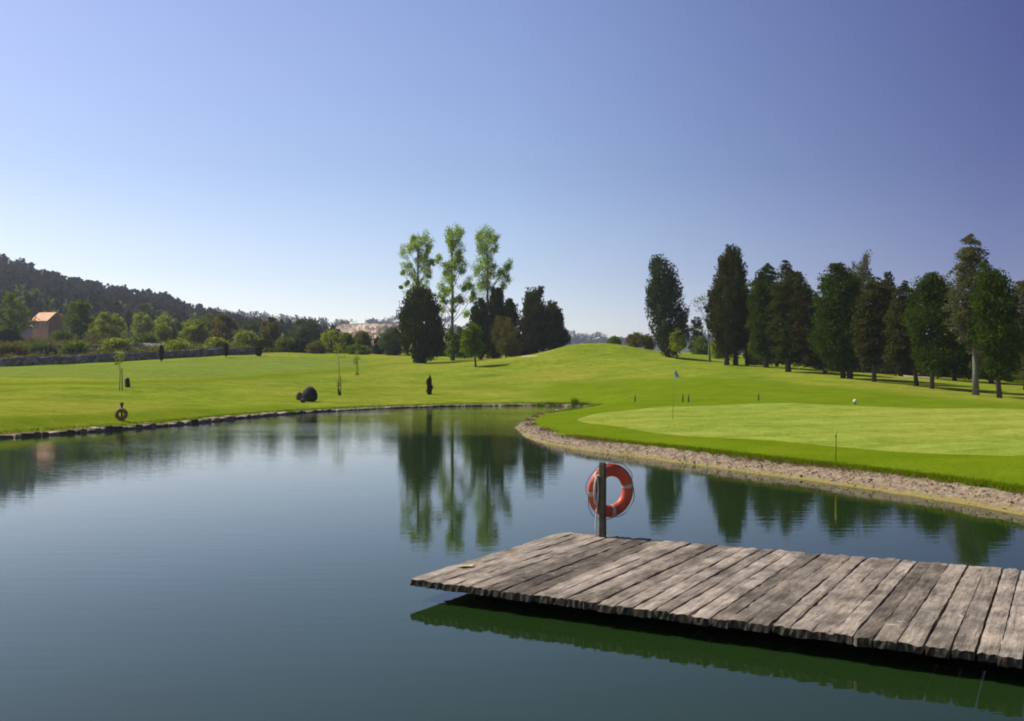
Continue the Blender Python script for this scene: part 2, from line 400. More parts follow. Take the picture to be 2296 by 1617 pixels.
# smooth the jagged triangle border between meadow and apron: one sheet with a painted mowing map
gm = sub_mesh("ground", left_over, MEADOW, kind="structure")
gd = np.where(poly_inside(np.array([v.co[:2] for v in gm.data.vertices]), apoly), 1, -1)*poly_dist(np.array([v.co[:2] for v in gm.data.vertices]), apoly)
gp_ = np.array([v.co[:2] for v in gm.data.vertices])
def band(px, hw):
    q = np.array([hit(*p)[:2] for p in px]); out = np.full(len(gp_), 1e9)
    for p0, p1 in zip(q[:-1], q[1:]):
        d_ = p1-p0; t_ = np.clip(((gp_-p0)@d_)/(d_@d_), 0, 1); out = np.minimum(out, np.hypot(*(gp_-(p0+t_[:, None]*d_)).T))
    return sstep(hw*1.5, hw*0.5, out)
mown = sstep(-2.5, 2.0, gd)
mown = np.maximum(mown, 0.85*band([(-100, 862), (0, 861), (200, 860), (400, 855), (560, 847), (700, 837), (830, 821), (900, 815)], 2.0))
mown = np.maximum(mown, 0.8*band([(-150, 958), (0, 952), (250, 937), (450, 925), (620, 914)], 1.1))
mown = np.maximum(mown, 0.45*band([(760, 878), (860, 870), (960, 872), (1080, 868), (1150, 872)], 2.0))
att = gm.data.attributes.new("mown", 'FLOAT', 'POINT'); att.data.foreach_set("value", mown.astype(np.float32))
def add_mown(m, other):
    """blend a second turf into the ground material by the mowing map"""
    nt = m.node_tree; L = nt.links
    p = [n for n in nt.nodes if n.type == 'BSDF_PRINCIPLED'][0]
    src = p.inputs["Base Color"].links[0].from_socket
    at = nt.nodes.new("ShaderNodeAttribute"); at.attribute_name = "mown"
    co = coords(nt); mid = noise(nt, co, 0.5, 5, 0.6); fine = noise(nt, co, 9.0, 4, 0.7)
    c = ramp(nt, mid, [(0.3, other[0]), (0.72, other[1])])
    c = mixc(nt, 0.7, c, ramp(nt, fine, [(0.28, (0.55, 0.55, 0.5)), (0.5, (1, 1, 1)), (0.75, (1.35, 1.3, 1.2))]), 'MULTIPLY')
    L.new(mixc(nt, at.outputs["Fac"], src, c), p.inputs["Base Color"])
add_mown(MEADOW, ((0.094, 0.150, 0.004), (0.148, 0.192, 0.008)))

# bank strip below the turf, reaching under the water
n = len(POND)
rows = []
for t, zf in ((-0.9, -0.55), (0.0, 0.0), (0.35, 0.45), (0.7, 0.85), (1.0, 1.0)):
    d = np.full(n, t) if t < 0 else (bw+wob)*t
    p, _ = offset_ring(POND, d)
    z = np.full(n, -0.55) if t < 0 else zb*zf
    jit = 0.0 if t in (1.0,) or t < 0 else 0.025
    rows.append(np.c_[p, z+_rng.randn(n)*jit])
bv = np.vstack(rows); bf = []
for r in range(len(rows)-1):
    i = np.arange(n); j = (i+1) % n
    bf.append(np.stack([r*n+i, r*n+j, (r+1)*n+j, (r+1)*n+i], 1))
tag(mesh_np("bank", bv, np.vstack(bf), BANKM), kind="structure")

# ------------------------------------------------------------------ water
def m_water():
    m, nt, N, L = new_mat("pond_water")
    co = coords(nt)
    w1 = noise(nt, coords(nt, (0.32, 2.0, 1), (0, 0, 0.12)), 2.6, 3, 0.5)
    w2 = noise(nt, coords(nt, (0.5, 1.6, 1)), 11.0, 2, 0.5)
    patch = ramp(nt, noise(nt, coords(nt, (0.6, 1.6, 1)), 0.10, 3, 0.5), [(0.35, (0.45, 0.45, 0.45)), (0.68, (1, 1, 1))])
    ad = nd(nt, "ShaderNodeMath", operation='MULTIPLY_ADD'); L.new(w2, ad.inputs[0]); ad.inputs[1].default_value = 0.25; L.new(w1, ad.inputs[2])
    p = principled(nt, (0.0110, 0.0265, 0.0055), 0.012, None, spec=0.42)
    b = nd(nt, "ShaderNodeBump", i_Distance=0.012); L.new(ad.outputs[0], b.inputs["Height"])
    ml = nd(nt, "ShaderNodeMath", operation='MULTIPLY'); L.new(patch, ml.inputs[0]); sy = nt.nodes.new('ShaderNodeSeparateXYZ'); L.new(co, sy.inputs[0])
    mw = nd(nt, 'ShaderNodeMapRange', interpolation_type='SMOOTHSTEP'); mw.inputs[1].default_value = 14; mw.inputs[2].default_value = 62; mw.inputs[3].default_value = 0.16; mw.inputs[4].default_value = 0.62
    L.new(sy.outputs[1], mw.inputs[0]); L.new(mw.outputs[0], ml.inputs[1])
    L.new(ml.outputs[0], b.inputs["Strength"]); L.new(b.outputs[0], p.inputs["Normal"])
    p.inputs["IOR"].default_value = 1.333
    return m
wo, _ = offset_ring(POND, np.full(n, 0.12))
wres = delaunay_2d_cdt([Vector(p) for p in wo], [(i, (i+1) % n) for i in range(n)], [], 1, 1e-5)
wv = np.array([tuple(v) for v in wres[0]]); wf = np.array([tuple(f) for f in wres[2]])
a, b, c = wv[wf[:, 0]], wv[wf[:, 1]], wv[wf[:, 2]]
flip = ((b-a)[:, 0]*(c-a)[:, 1]-(b-a)[:, 1]*(c-a)[:, 0]) < 0; wf[flip] = wf[flip][:, ::-1]
tag(mesh_np("water", np.c_[wv, np.zeros(len(wv))], wf, m_water(), None, False, 3), kind="structure")

# ------------------------------------------------------------------ stones of the shore
def ico(sub=1):
    import bmesh
    bm = bmesh.new(); bmesh.ops.create_icosphere(bm, subdivisions=sub, radius=1.0)
    v = np.array([tuple(x.co) for x in bm.verts]); f = np.array([[x.index for x in q.verts] for q in bm.faces]); bm.free(); return v, f
IV, IF = ico(1)
IV2, IF2 = ico(2)
def stones(centers, sizes, rng, flat=0.6, V=IV, Fc=IF):
    vs, fs = [], []
    for k, (c, s) in enumerate(zip(centers, sizes)):
        v = V*(1+rng.randn(len(V), 1)*0.13)*np.array([s*rng.uniform(.8, 1.5), s*rng.uniform(.7, 1.1), s*flat])
        a = rng.uniform(0, 6.3); R = np.array([[math.cos(a), -math.sin(a), 0], [math.sin(a), math.cos(a), 0], [0, 0, 1]])
        vs.append(v@R.T+c); fs.append(Fc+k*len(V))
    return np.vstack(vs), np.vstack(fs)
rng = np.random.RandomState(11)
kb = bank_w(POND)
vis = np.where((kb > 0.3) & (POND[:, 1] > 4))[0]
cs, ss = [], []
for k in range(5200):
    i = vis[rng.randint(len(vis))]; t = rng.beta(1.6, 1.1)
    base = POND[i]+NRM[i]*(bw[i]+wob[i])*t+rng.randn(2)*0.12
    z = zb[i]*np.interp(t, [0, .35, .7, 1], [0, .45, .85, 1.0])
    s = 0.012+0.035*rng.beta(1.1, 4.5)
    cs.append((*base, z)); ss.append(s)
v, f = stones(cs, ss, rng)
tag(mesh_np("gravel", v, f, PEBBLE, None, True, 3), "pinkish beige pebbles scattered along the sloping bank below the putting green", "gravel", kind="stuff")

mb = MB()
order = np.where((kb < 0.3) & (POND[:, 1] > 20))[0]
i = 0
seg = [POND[j] for j in order if POND[j][1] > 22]
seg = np.array(seg); sl = np.r_[0, np.cumsum(np.linalg.norm(np.diff(seg, axis=0), axis=1))]
s = 0.0
while s < sl[-1]-1:
    l = rng.uniform(0.22, 0.6)
    x = np.interp([s, s+l], sl, seg[:, 0]); y = np.interp([s, s+l], sl, seg[:, 1])
    t = np.array([x[1]-x[0], y[1]-y[0]]); ll = np.hypot(*t)
    if 0.1 < ll < 1.3:
        a = math.atan2(t[1], t[0])+rng.randn()*0.06
        M = Matrix.Translation(((x[0]+x[1])/2, (y[0]+y[1])/2, 0)) @ Matrix.Rotation(a, 4, 'Z') @ Matrix.Rotation(rng.randn()*0.04, 4, 'Y')
        if x[0] > -14 and y[0] > 62: hh = rng.uniform(0.05, 0.11)
        else: hh = rng.uniform(0.09, 0.19)
        v8 = [(sx*ll*0.49, sy*0.2, z) for z in (-0.4, hh) for sy in (-1, 1) for sx in (-1, 1)]
        v8 = [tuple(M @ (Vector(q)+Vector(rng.randn(3)*0.02))) for q in v8]
        mb.add(v8, [(0, 2, 3, 1), (4, 5, 7, 6), (0, 1, 5, 4), (2, 6, 7, 3), (0, 4, 6, 2), (1, 3, 7, 5)])
    s += l
kw = mb.build("stone_edging", KERBM)
bv_ = kw.modifiers.new("bevel", 'BEVEL'); bv_.width = 0.035; bv_.segments = 2
tag(kw, "low rough brown stone edging wall along the far grassy shore", "wall")

# ------------------------------------------------------------------ grass blades along edges
def blades(P, z, h, rng, lean=0.35, w=0.012):
    n = len(P); a = rng.uniform(0, 2*PI, n); d = np.stack([np.cos(a), np.sin(a)], 1)
    hh = h*rng.uniform(0.5, 1.2, n); ww = w*rng.uniform(.7, 1.4, n)
    ln = rng.randn(n, 2)*lean*hh[:, None]
    b0 = np.c_[P-d*ww[:, None], z]; b1 = np.c_[P+d*ww[:, None], z]; tp = np.c_[P+ln, z+hh]
    v = np.stack([b0, b1, tp], 1).reshape(-1, 3); return v, np.arange(3*n).reshape(-1, 3)
def scatter_edge(idx, count, t0, t1, rng):
    ii = idx[rng.randint(len(idx), size=count)]; jj = (ii+1) % n; u = rng.uniform(0, 1, count)[:, None]
    b = land[ii]*(1-u)+land[jj]*u
    return b+NRM[ii]*rng.uniform(t0, t1, count)[:, None]
near_ = vis[POND[vis, 1] < 33]
P = scatter_edge(near_, 34000, -0.22, 0.40, rng); P = P[(np.sin(P[:, 0]*3.1+P[:, 1]*2.3)+np.sin(P[:, 0]*7.7-P[:, 1]*5.1))*0.07+rng.randn(len(P))*0.03 < poly_dist(P, POND)-0.58]; P = P[rng.uniform(22, 34, len(P)) > P[:, 1]]; z = gz(P)-0.01
d = poly_dist(P, POND)
v, f = blades(P, z, np.where(d < 0.95, 0.12, 0.05), rng)
tag(mesh_np("grass", v, f, BLADE, None, False, 3), "bright green grass fringe hanging over the gravel bank of the green", "grass", kind="stuff")
P = scatter_edge(vis, 9000, -0.30, 0.12, rng)
P = P[np.sin(P[:, 0]*2.1+P[:, 1]*1.7)+rng.randn(len(P))*0.5 > 0.2]
v, f = blades(P, gz(P)-0.02, 0.10, rng, 0.8)
tag(mesh_np("dry_grass", v, f, DRYBLADE, None, False, 3), "brown dry grass tufts at the upper edge of the gravel bank", "grass", kind="stuff")
far = np.where((kb < 0.3) & (POND[:, 1] > 24))[0]
P = scatter_edge(far, 12000, -0.05, 0.7, rng)
v, f = blades(P, gz(P)-0.02, 0.13, rng, 0.5, 0.02)
tag(mesh_np("shore_grass", v, f, BLADE, None, False, 3), "rough grass fringe above the stone edging of the far shore", "grass", kind="stuff")

# ------------------------------------------------------------------ foliage and trees
def norm(a): return a/np.maximum(np.linalg.norm(a, axis=-1, keepdims=True), 1e-9)
def leaf_quads(c, axis, size, aspect, rng):
    n = len(c); ax = norm(axis); r = rng.randn(n, 3); side = norm(np.cross(ax, r)); nn = np.cross(ax, side)
    s = (size*rng.uniform(0.6, 1.35, n))[:, None]; w = s*aspect
    v = np.stack([c-ax*s*.5, c+side*w*.5+nn*s*.08, c+ax*s*.5, c-side*w*.5+nn*s*.08], 1)
    return v.reshape(-1, 3), np.arange(4*n).reshape(-1, 4)
def crown_profile(prof, d, base, nclump, nleaf, leaf, rng, clump=0.5, mode='out', aspect=0.45, depth=1.0, fill=0.35, ragged=0.18):
    """prof: (py, xl, xr) outline rows at distance d -> leaves in a round crown about the trunk line"""
    prof = sorted(prof); k = d/F
    if prof[0][2]-prof[0][1] > 2.5: prof = [(prof[0][0]-3, (prof[0][1]+prof[0][2])/2-.7, (prof[0][1]+prof[0][2])/2+.7)]+prof
    zz = np.array([H-(p[0]-YH)*k for p in prof]); cx = np.array([((p[1]+p[2])/2-CX)*k for p in prof]); rr = np.array([(p[2]-p[1])/2*k for p in prof])
    o = np.argsort(zz); zz, cx, rr = zz[o], cx[o], rr[o]
    zs = np.linspace(zz[0], zz[-1], 200); rs = np.interp(zs, zz, rr); cdf = np.cumsum(rs+0.12*rs.max()); cdf /= cdf[-1]
    h = np.interp(rng.uniform(0, 1, nclump), cdf, zs); th = rng.uniform(0, 2*PI, nclump)
    R = np.interp(h, zz, rr); X = np.interp(h, zz, cx)
    rho = np.sqrt(rng.uniform(fill**2, 1.0, nclump))*(1+rng.randn(nclump)*ragged)
    rho = np.clip(rho, 0, 1.08)
    lc = clump*np.clip(R/(1.5*clump), 0.16, 1.0); rc = np.maximum(R-lc*(0.40 if mode == 'up' else 0.28), 0)*rho
    cc = np.stack([X+rc*np.cos(th), base[1]+rc*np.sin(th)*depth, h], 1)
    out = np.stack([np.cos(th), np.sin(th), np.zeros(nclump)], 1)
    per = nleaf//nclump
    q = np.repeat(np.arange(nclump), per); N_ = len(q)
    o3 = out[q]; t3 = np.stack([-o3[:, 1], o3[:, 0], 0*o3[:, 0]], 1); up = np.array([0, 0, 1.0])
    cl = (lc*rng.uniform(0.6, 1.3, nclump))[q][:, None]; leaf = leaf*np.clip(R/(1.2*clump), 0.5, 1.0)[q]
    tr = lambda *a: np.clip(rng.randn(*a), -1.7, 1.7)
    if mode == 'droop':      # flat sprays that sag outward
        a, b, c = tr(N_, 1)*0.62, tr(N_, 1)*0.5, tr(N_, 1)*0.22
        p = cc[q]+cl*(o3*a+t3*b+up*(c-0.45*np.abs(a)*(a > 0))); ax = o3+up*(-0.45)+rng.randn(N_, 3)*0.45
    elif mode == 'up':
        a, b, c = tr(N_, 1)*0.38, tr(N_, 1)*0.42, tr(N_, 1)*0.75
        p = cc[q]+cl*(o3*(a+0.2*c)+t3*b+up*c); ax = up*1.2+o3*0.3+rng.randn(N_, 3)*0.4
    else:
        p = cc[q]+cl*tr(N_, 3)*np.array([.55, .55, .45]); ax = rng.randn(N_, 3)+o3*0.4
    return leaf_quads(p, ax, leaf, aspect, rng)
def trunk_mb(base, top, r, rng, limbs=(), lean=0.15, n=9):
    mb = MB(); b = np.array(base, float); t = np.array(top, float)
    pts = [b+(t-b)*u+np.array([rng.randn()*lean*u*(1-u), rng.randn()*lean*u*(1-u), 0]) for u in np.linspace(0, 1, 7)]
    pts[0][2] -= 0.25
    rad = [r*1.35]+[r*(1-0.85*u) for u in np.linspace(0.05, 1, 6)]
    mb.tube(pts, rad, n)
    for (u, e, rf) in limbs:
        i = u*6; k = int(min(i, 5)); p = pts[k]+(pts[k+1]-pts[k])*(i-k); e = np.array(e, float)
        m = (p+e)/2+np.array([0, 0, -0.06*np.linalg.norm(e-p)])
        mb.tube([p, m, e], [r*rf, r*rf*.7, r*rf*.25], 5)
    return mb
def local(o, base):
    """shift a part built in world space under its thing"""
    o.data.transform(Matrix.Translation((-float(base[0]), -float(base[1]), -float(base[2])))); return o
tree_no = [0]
def tree(name, label, cat, group, basepx, d, prof, leafmat, style, nclump=120, nleaf=4200, leaf=0.32, clump=0.55, mode='out',
         aspect=0.5, fill=0.35, ragged=0.18, bark=BARK, r=0.18, depth=1.0, trunks=None, top=None, part="crown"):
    tree_no[0] += 1; rng = np.random.RandomState(100+tree_no[0])
    g_ = DD(d)/d; d = DD(d); leaf *= g_*0.62; clump *= g_*0.85; r *= g_*0.85; nleaf = int(nleaf*2.6); nclump = int(nclump*0.9)
    if trunks: trunks = [(a_, b_*g_) for a_, b_ in trunks]
    bx, by = basepx
    X = (bx-CX)/F*d; base = np.array([X, d, gz1(X, d)])
    root = thing(name, base, label, cat, group)
    ptop = top if top is not None else min(p[0] for p in prof)
    prow = min(prof, key=lambda p: abs(p[0]-(ptop+6)))
    tx = ((prow[1]+prow[2])/2-CX)/F*d; tz = H-(ptop+4-YH)/F*d
    lim = []
    pr = sorted(prof); k = d/F
    for _ in range(14):
        u = rng.uniform(0.25, 0.9); zq = base[2]+(tz-base[2])*u; py = YH-(zq-H)/k
        if not (pr[0][0] <= py <= pr[-1][0]): continue
        xl = np.interp(py, [p[0] for p in pr], [p[1] for p in pr]); xr = np.interp(py, [p[0] for p in pr], [p[2] for p in pr])
        R = (xr-xl)/2*k*0.75; th = rng.uniform(0, 2*PI); cx = ((xl+xr)/2-CX)*k
        lim.append((max(u-0.08, 0.02), (cx+R*math.cos(th), d+R*math.sin(th)*depth, zq+R*(0.5 if mode != 'droop' else 0.05)), 0.32))
    tb = trunk_mb(base, (tx, d, tz), r, rng, lim)
    for (tpx, tr) in (trunks or []):
        X2 = (tpx-CX)/F*d; b2 = np.array([X2, d+rng.uniform(-.4, .4), gz1(X2, d)])
        m2 = trunk_mb(b2, (X2+(tx-X2)*0.4, b2[1], base[2]+(tz-base[2])*0.75), tr, rng); tb.add(m2.v, m2.f)
    local(tb.build("trunk", bark, root, True), base)
    v, f = crown_profile(prof, d, base, nclump, nleaf, leaf, rng, clump, mode, aspect, depth, fill, ragged)
    lo = base[2]+0.02; v[:, 2] = np.maximum(v[:, 2], lo)
    local(mesh_np(part, v, f, LEAF[leafmat], root), base)
    return root

def z3(pts):   # rows measured on the middle copse sheet
    return [(478.2+.2218*y, 860.7+.2218*a, 860.7+.2218*b) for y, a, b in pts]
def z4(pts):
    return [(538+.2588*y, 1315+.2588*a, 1315+.2588*b) for y, a, b in pts]
def z5(pts):
    return [(502+.2588*y, 1793+.2588*a, 1793+.2588*b) for y, a, b in pts]
def z1(pts):
    return [(538+.2958*y, .2958*a, .2958*b) for y, a, b in pts]
def z2(pts):
    return [(687.4+.1874*y, 573.8+.1874*a, 573.8+.1874*b) for y, a, b in pts]

# ---- middle copse
GC = "dark conifers of the middle copse"
tree("conifer_tree", "broad dark egg-shaped conifer standing alone at the left of the poplar copse", "tree", GC, (945, 815), 100,
     z3([(760, 352, 360), (800, 300, 420), (900, 212, 512), (1000, 170, 580), (1100, 146, 615), (1200, 136, 632), (1300, 162, 628), (1400, 225, 545), (1450, 290, 440)]),
     'conifer', 'c', 230, 9000, 0.42, 0.7, 'up', 0.5, 0.45, 0.10, r=0.3, trunks=[(938, .16), (951, .14)])
tree("conifer_tree", "slim dark conifer behind the small light green tree in the copse", "tree", GC, (1078, 803), 106,
     z3([(872, 975, 995), (900, 940, 1030), (1000, 882, 1052), (1100, 868, 1060), (1250, 870, 1080), (1400, 920, 1080)]), 'conifer', 'c', 120, 4800, 0.42, 0.65, 'up', 0.5, 0.4, 0.12, r=0.2)
tree("conifer_tree", "tallest of the dark conifers below the right-hand poplar", "tree", GC, (1108, 803), 109,
     z3([(750, 1130, 1150), (800, 1085, 1190), (900, 1060, 1222), (1000, 1050, 1240), (1150, 1040, 1255), (1300, 1040, 1250), (1430, 1060, 1200)]), 'conifer', 'c', 150, 5600, 0.42, 0.65, 'up', 0.5, 0.4, 0.12, r=0.2)
tree("conifer_tree", "short dark conifer behind the olive willow shrub", "tree", GC, (1142, 800), 113,
     z3([(855, 1275, 1290), (900, 1232, 1320), (1000, 1208, 1350), (1100, 1200, 1365), (1250, 1200, 1370), (1400, 1220, 1360)]), 'conifer', 'c', 110, 4200, 0.42, 0.65, 'up', 0.5, 0.4, 0.12, r=0.18)
tree("conifer_tree", "double-tipped dark cone conifer at the foot of the grass mound", "tree", GC, (1195, 797), 112,
     z3([(740, 1567, 1573), (775, 1548, 1596), (805, 1470, 1608), (850, 1436, 1620), (950, 1400, 1650), (1050, 1385, 1670), (1150, 1370, 1690), (1300, 1370, 1700), (1420, 1400, 1660)]), 'conifer_b', 'c', 190, 7200, 0.42, 0.65, 'up', 0.5, 0.4, 0.12, r=0.22)
tree("conifer_tree", "small pointed conifer between the double-tipped cone and the mound's last conifer", "tree", GC, (1232, 790), 117,
     z3([(875, 1672, 1690), (930, 1640, 1720), (1050, 1600, 1770), (1200, 1600, 1790), (1380, 1620, 1760)]), 'conifer', 'c', 100, 3800, 0.42, 0.6, 'up', 0.5, 0.4, 0.12, r=0.16)
tree("conifer_tree", "rightmost conifer of the copse, half hidden behind the grass mound", "tree", GC, (1252, 788), 119,
     z3([(885, 1735, 1755), (950, 1715, 1775), (1050, 1695, 1795), (1150, 1690, 1825), (1250, 1690, 1870), (1330, 1690, 1900)]), 'conifer', 'c', 100, 3800, 0.42, 0.6, 'up', 0.5, 0.4, 0.14, r=0.16)

def poplar(label, basepx, d, trunk_x, clumps, topy, dens=150):
    tree_no[0] += 1; rng = np.random.RandomState(300+tree_no[0]); d = DD(d)
    X = (basepx[0]-CX)/F*d; base = np.array([X, d, gz1(X, d)]); root = thing("poplar_tree", base, label, "tree", "bright green poplars of the copse")
    k = d/F
    def wp(cx, cy, dy=0): return np.array([(860.7+.2218*cx-CX)*k, d+dy, H-(478.2+.2218*cy-YH)*k])
    top = wp(trunk_x, topy)
    lim, vs, ls = [], [], []
    for (cx, cy, cr) in clumps:
        p = wp(cx, cy, rng.uniform(-1.3, 1.3)); r = cr*.2218*k
        u = np.clip((p[2]-base[2])/(top[2]-base[2])-0.10-abs(p[0]-top[0])*0.03, 0.05, 0.93)
        lim.append((u, p, 0.26))
        dens2 = int(dens*4.2); sub = 7; cc = p+rng.randn(sub, 3)*r*np.array([.5, .7, .55]); q = rng.randint(sub, size=dens2)
        pt = cc[q]+rng.randn(dens2, 3)*r*0.37
        vs.append(pt); ls.append(rng.randn(dens2, 3))
    mb = trunk_mb(base, top, 0.30, rng, lim, 0.3)
    local(mb.build("trunk", BARKP, root, True), base)
    v, f = leaf_quads(np.vstack(vs), np.vstack(ls), 0.18, 0.75, rng)
    local(mesh_np("crown", v, f, LEAF['poplar'], root), base)
poplar("left poplar with open tufts rising behind the egg-shaped conifer", (938, 806), 104, 345,
       [(430, 220, 50), (300, 240, 34), (385, 285, 42), (330, 320, 46), (470, 330, 38), (210, 410, 48), (255, 365, 46), (370, 385, 44), (425, 450, 46), (405, 500, 55), (240, 540, 50), (290, 600, 55),
        (425, 570, 48), (485, 515, 26), (195, 605, 22), (330, 680, 50), (430, 640, 36), (320, 745, 52), (400, 745, 52), (235, 705, 26), (180, 755, 18), (355, 790, 60), (420, 830, 55), (290, 820, 50), (340, 460, 26), (440, 380, 26)], 190)
poplar("middle poplar with a bare lower trunk and thin sprays of leaves", (1015, 808), 108, 690,
       [(650, 190, 50), (720, 190, 55), (775, 200, 38), (690, 250, 55), (725, 290, 50), (660, 300, 40), (680, 350, 46), (770, 370, 48), (700, 430, 50), (690, 490, 55), (745, 500, 46), (620, 520, 46), (555, 455, 34),
        (800, 480, 42), (680, 560, 55), (630, 600, 36), (775, 580, 40), (690, 640, 55), (680, 700, 50), (690, 770, 50), (570, 740, 44), (590, 830, 40), (840, 700, 46), (830, 770, 46), (875, 740, 34), (745, 860, 34),
        (800, 890, 38), (575, 970, 46), (690, 900, 32), (690, 980, 24), (905, 840, 28), (640, 780, 30), (610, 900, 24)], 150)
poplar("right poplar, fullest of the three, with a side branch of tufts", (1095, 806), 110, 1040,
       [(970, 210, 48), (1080, 200, 48), (1030, 190, 46), (960, 260, 42), (1060, 270, 58), (1135, 260, 36), (1010, 320, 55), (1050, 370, 60), (1130, 360, 38), (1000, 440, 58), (1060, 450, 58), (1105, 520, 44), (980, 520, 60),
        (1040, 570, 60), (960, 600, 42), (1000, 660, 60), (1050, 700, 50), (970, 730, 50), (1020, 760, 50), (1250, 520, 44), (1225, 570, 38), (1240, 680, 44), (1160, 650, 46), (1200, 720, 38), (1180, 600, 28), (830, 1005, 34),
        (900, 840, 34), (1080, 620, 44), (985, 380, 44)], 210)
GS = "shrubs at the foot of the copse"
tree("young_tree", "small light green tree with a thin trunk in front of the dark copse conifers", "tree", None, (1067, 822), 88,
     z3([(1110, 860, 900), (1160, 800, 960), (1230, 765, 990), (1320, 770, 1000), (1380, 810, 985), (1420, 860, 950)]), 'mid', 'r', 60, 2200, 0.26, 0.5, 'out', 0.6, 0.2, 0.2, r=0.09)
tree("willow_shrub", "pale olive willow shrub in front of the short dark conifer", "shrub", GS, (1135, 797), 104,
     z3([(1070, 1130, 1200), (1120, 1095, 1300), (1200, 1090, 1360), (1300, 1110, 1400), (1400, 1150, 1400)]), 'olive', 'r', 80, 2800, 0.3, 0.55, 'up', 0.4, 0.2, 0.2, r=0.08)
tree("shrub", "dark green shrub around the foot of the middle poplar", "shrub", GS, (1017, 803), 107,
     z3([(1170, 660, 700), (1230, 640, 760), (1320, 625, 790), (1440, 625, 800)]), 'mid', 'r', 60, 2000, 0.3, 0.5, 'out', 0.6, 0.2, 0.2, r=0.07)
tree("shrub", "grey-green shrub behind the small light green tree", "shrub", GS, (1042, 802), 112,
     z3([(1130, 750, 800), (1200, 740, 860), (1300, 740, 880), (1440, 760, 880)]), 'bluish', 'r', 50, 1800, 0.3, 0.5, 'out', 0.6, 0.2, 0.2, r=0.07)
tree("shrub", "dark low shrub under the double-tipped conifer beside the pale sand strip", "shrub", GS, (1165, 797), 110,
     z3([(1240, 1290, 1370), (1300, 1260, 1420), (1430, 1260, 1430)]), 'dark', 'r', 60, 2000, 0.3, 0.5, 'out', 0.6, 0.2, 0.2, r=0.07)
tree("shrub", "dark shrub between the middle poplar and the slim conifer", "shrub", GS, (1058, 800), 116,
     z3([(1250, 800, 860), (1320, 790, 900), (1450, 790, 920)]), 'dark', 'r', 40, 1500, 0.3, 0.5, 'out', 0.6, 0.2, 0.2, r=0.07)

# ---- right wood
GR = "conifers of the right-hand wood"
tree("grey_cypress", "grey-green columnar tree standing apart at the left end of the right-hand wood", "tree", None, (1498, 801), 90,
     z4([(165, 580, 610), (195, 552, 705), (300, 532, 765), (400, 522, 808), (500, 520, 840), (600, 525, 865), (700, 535, 885), (800, 550, 900), (900, 585, 880), (965, 640, 800)]),
     'grey', 'c', 260, 9500, 0.34, 0.6, 'up', 0.45, 0.4, 0.10, r=0.24)
tree("shrub", "light green shrub at the foot of the grey columnar tree", "shrub", None, (1518, 797), 88,
     z4([(770, 770, 800), (830, 745, 850), (950, 740, 870)]), 'light', 'r', 30, 1100, 0.24, 0.4, 'out', 0.6, 0.2, 0.2, r=0.05)
tree("conifer_tree", "tall twin-tipped pyramid conifer, highest of the wood's left half", "tree", GR, (1650, 819), 79,
     z4([(65, 1262, 1280), (85, 1200, 1300), (140, 1178, 1325), (200, 1152, 1358), (300, 1122, 1388), (400, 1088, 1410), (500, 1050, 1430), (600, 1035, 1440), (700, 1035, 1440), (800, 1060, 1430), (900, 1095, 1400), (980, 1150, 1350)]),
     'conifer_b', 'c', 420, 13500, 0.32, 0.5, 'up', 0.45, 0.4, 0.10, r=0.2, trunks=[(1629, .17), (1677, .12)])
tree("conifer_tree", "green conifer with a slim tip right of the twin-tipped pyramid conifer", "tree", GR, (1718, 824), 76,
     z4([(190, 1552, 1568), (240, 1515, 1620), (350, 1455, 1660), (450, 1440, 1670), (600, 1438, 1670), (800, 1430, 1660), (930, 1450, 1620), (1000, 1500, 1590)]),
     'pine', 'c', 230, 8500, 0.32, 0.6, 'droop', 0.45, 0.35, 0.2, r=0.2)
tree("conifer_tree", "jagged dark fir with a narrow spire tip and stepped side branches", "tree", GR, (1768, 832), 71,
     z4([(165, 1708, 1722), (205, 1690, 1768), (240, 1680, 1760), (275, 1700, 1790), (300, 1640, 1870), (350, 1620, 1850), (400, 1600, 1905), (600, 1595, 1935), (800, 1620, 1910), (1000, 1645, 1880), (1050, 1700, 1830)]),
     'conifer', 'c', 260, 9500, 0.3, 0.55, 'droop', 0.45, 0.35, 0.16, r=0.2)
tree("conifer_tree", "drooping conifer with a slanted trunk next to the jagged dark fir", "tree", GR, (1852, 838), 70,
     z5([(400, 0, 15), (450, -20, 40), (550, -70, 80), (700, -90, 140), (900, -80, 150), (1050, -40, 160), (1200, 0, 180)]), 'conifer_b', 'c', 190, 7000, 0.3, 0.6, 'droop', 0.45, 0.35, 0.2, r=0.14)
tree("pine_tree", "large round-topped pine on two trunks in the middle of the wood", "tree", GR, (1891, 848), 65,
     z5([(350, 310, 350), (380, 250, 410), (430, 225, 470), (500, 210, 510), (600, 190, 520), (700, 160, 525), (900, 130, 510), (1050, 120, 500), (1150, 200, 490), (1220, 270, 460)]),
     'pine', 'c', 260, 9800, 0.3, 0.6, 'out', 0.45, 0.35, 0.16, r=0.17, trunks=[(1905, .17)])
tree("sparse_tree", "thin feathery pale tree top rising behind the round-topped pine", "tree", GR, (1935, 835), 92,
     z5([(255, 540, 580), (300, 495, 620), (360, 450, 645), (420, 430, 665), (520, 430, 640), (700, 430, 640), (1000, 450, 620)]), 'sparse', 'c', 90, 2600, 0.3, 0.5, 'up', 0.35, 0.2, 0.25, r=0.14)
tree("conifer_tree", "dark narrow conifer on a straight trunk right of the round-topped pine", "tree", GR, (1960, 857), 62,
     z5([(430, 630, 650), (500, 590, 715), (600, 550, 740), (700, 520, 760), (900, 500, 755), (1100, 515, 740), (1200, 560, 710)]), 'conifer_b', 'c', 200, 7500, 0.29, 0.55, 'droop', 0.45, 0.35, 0.18, r=0.14)
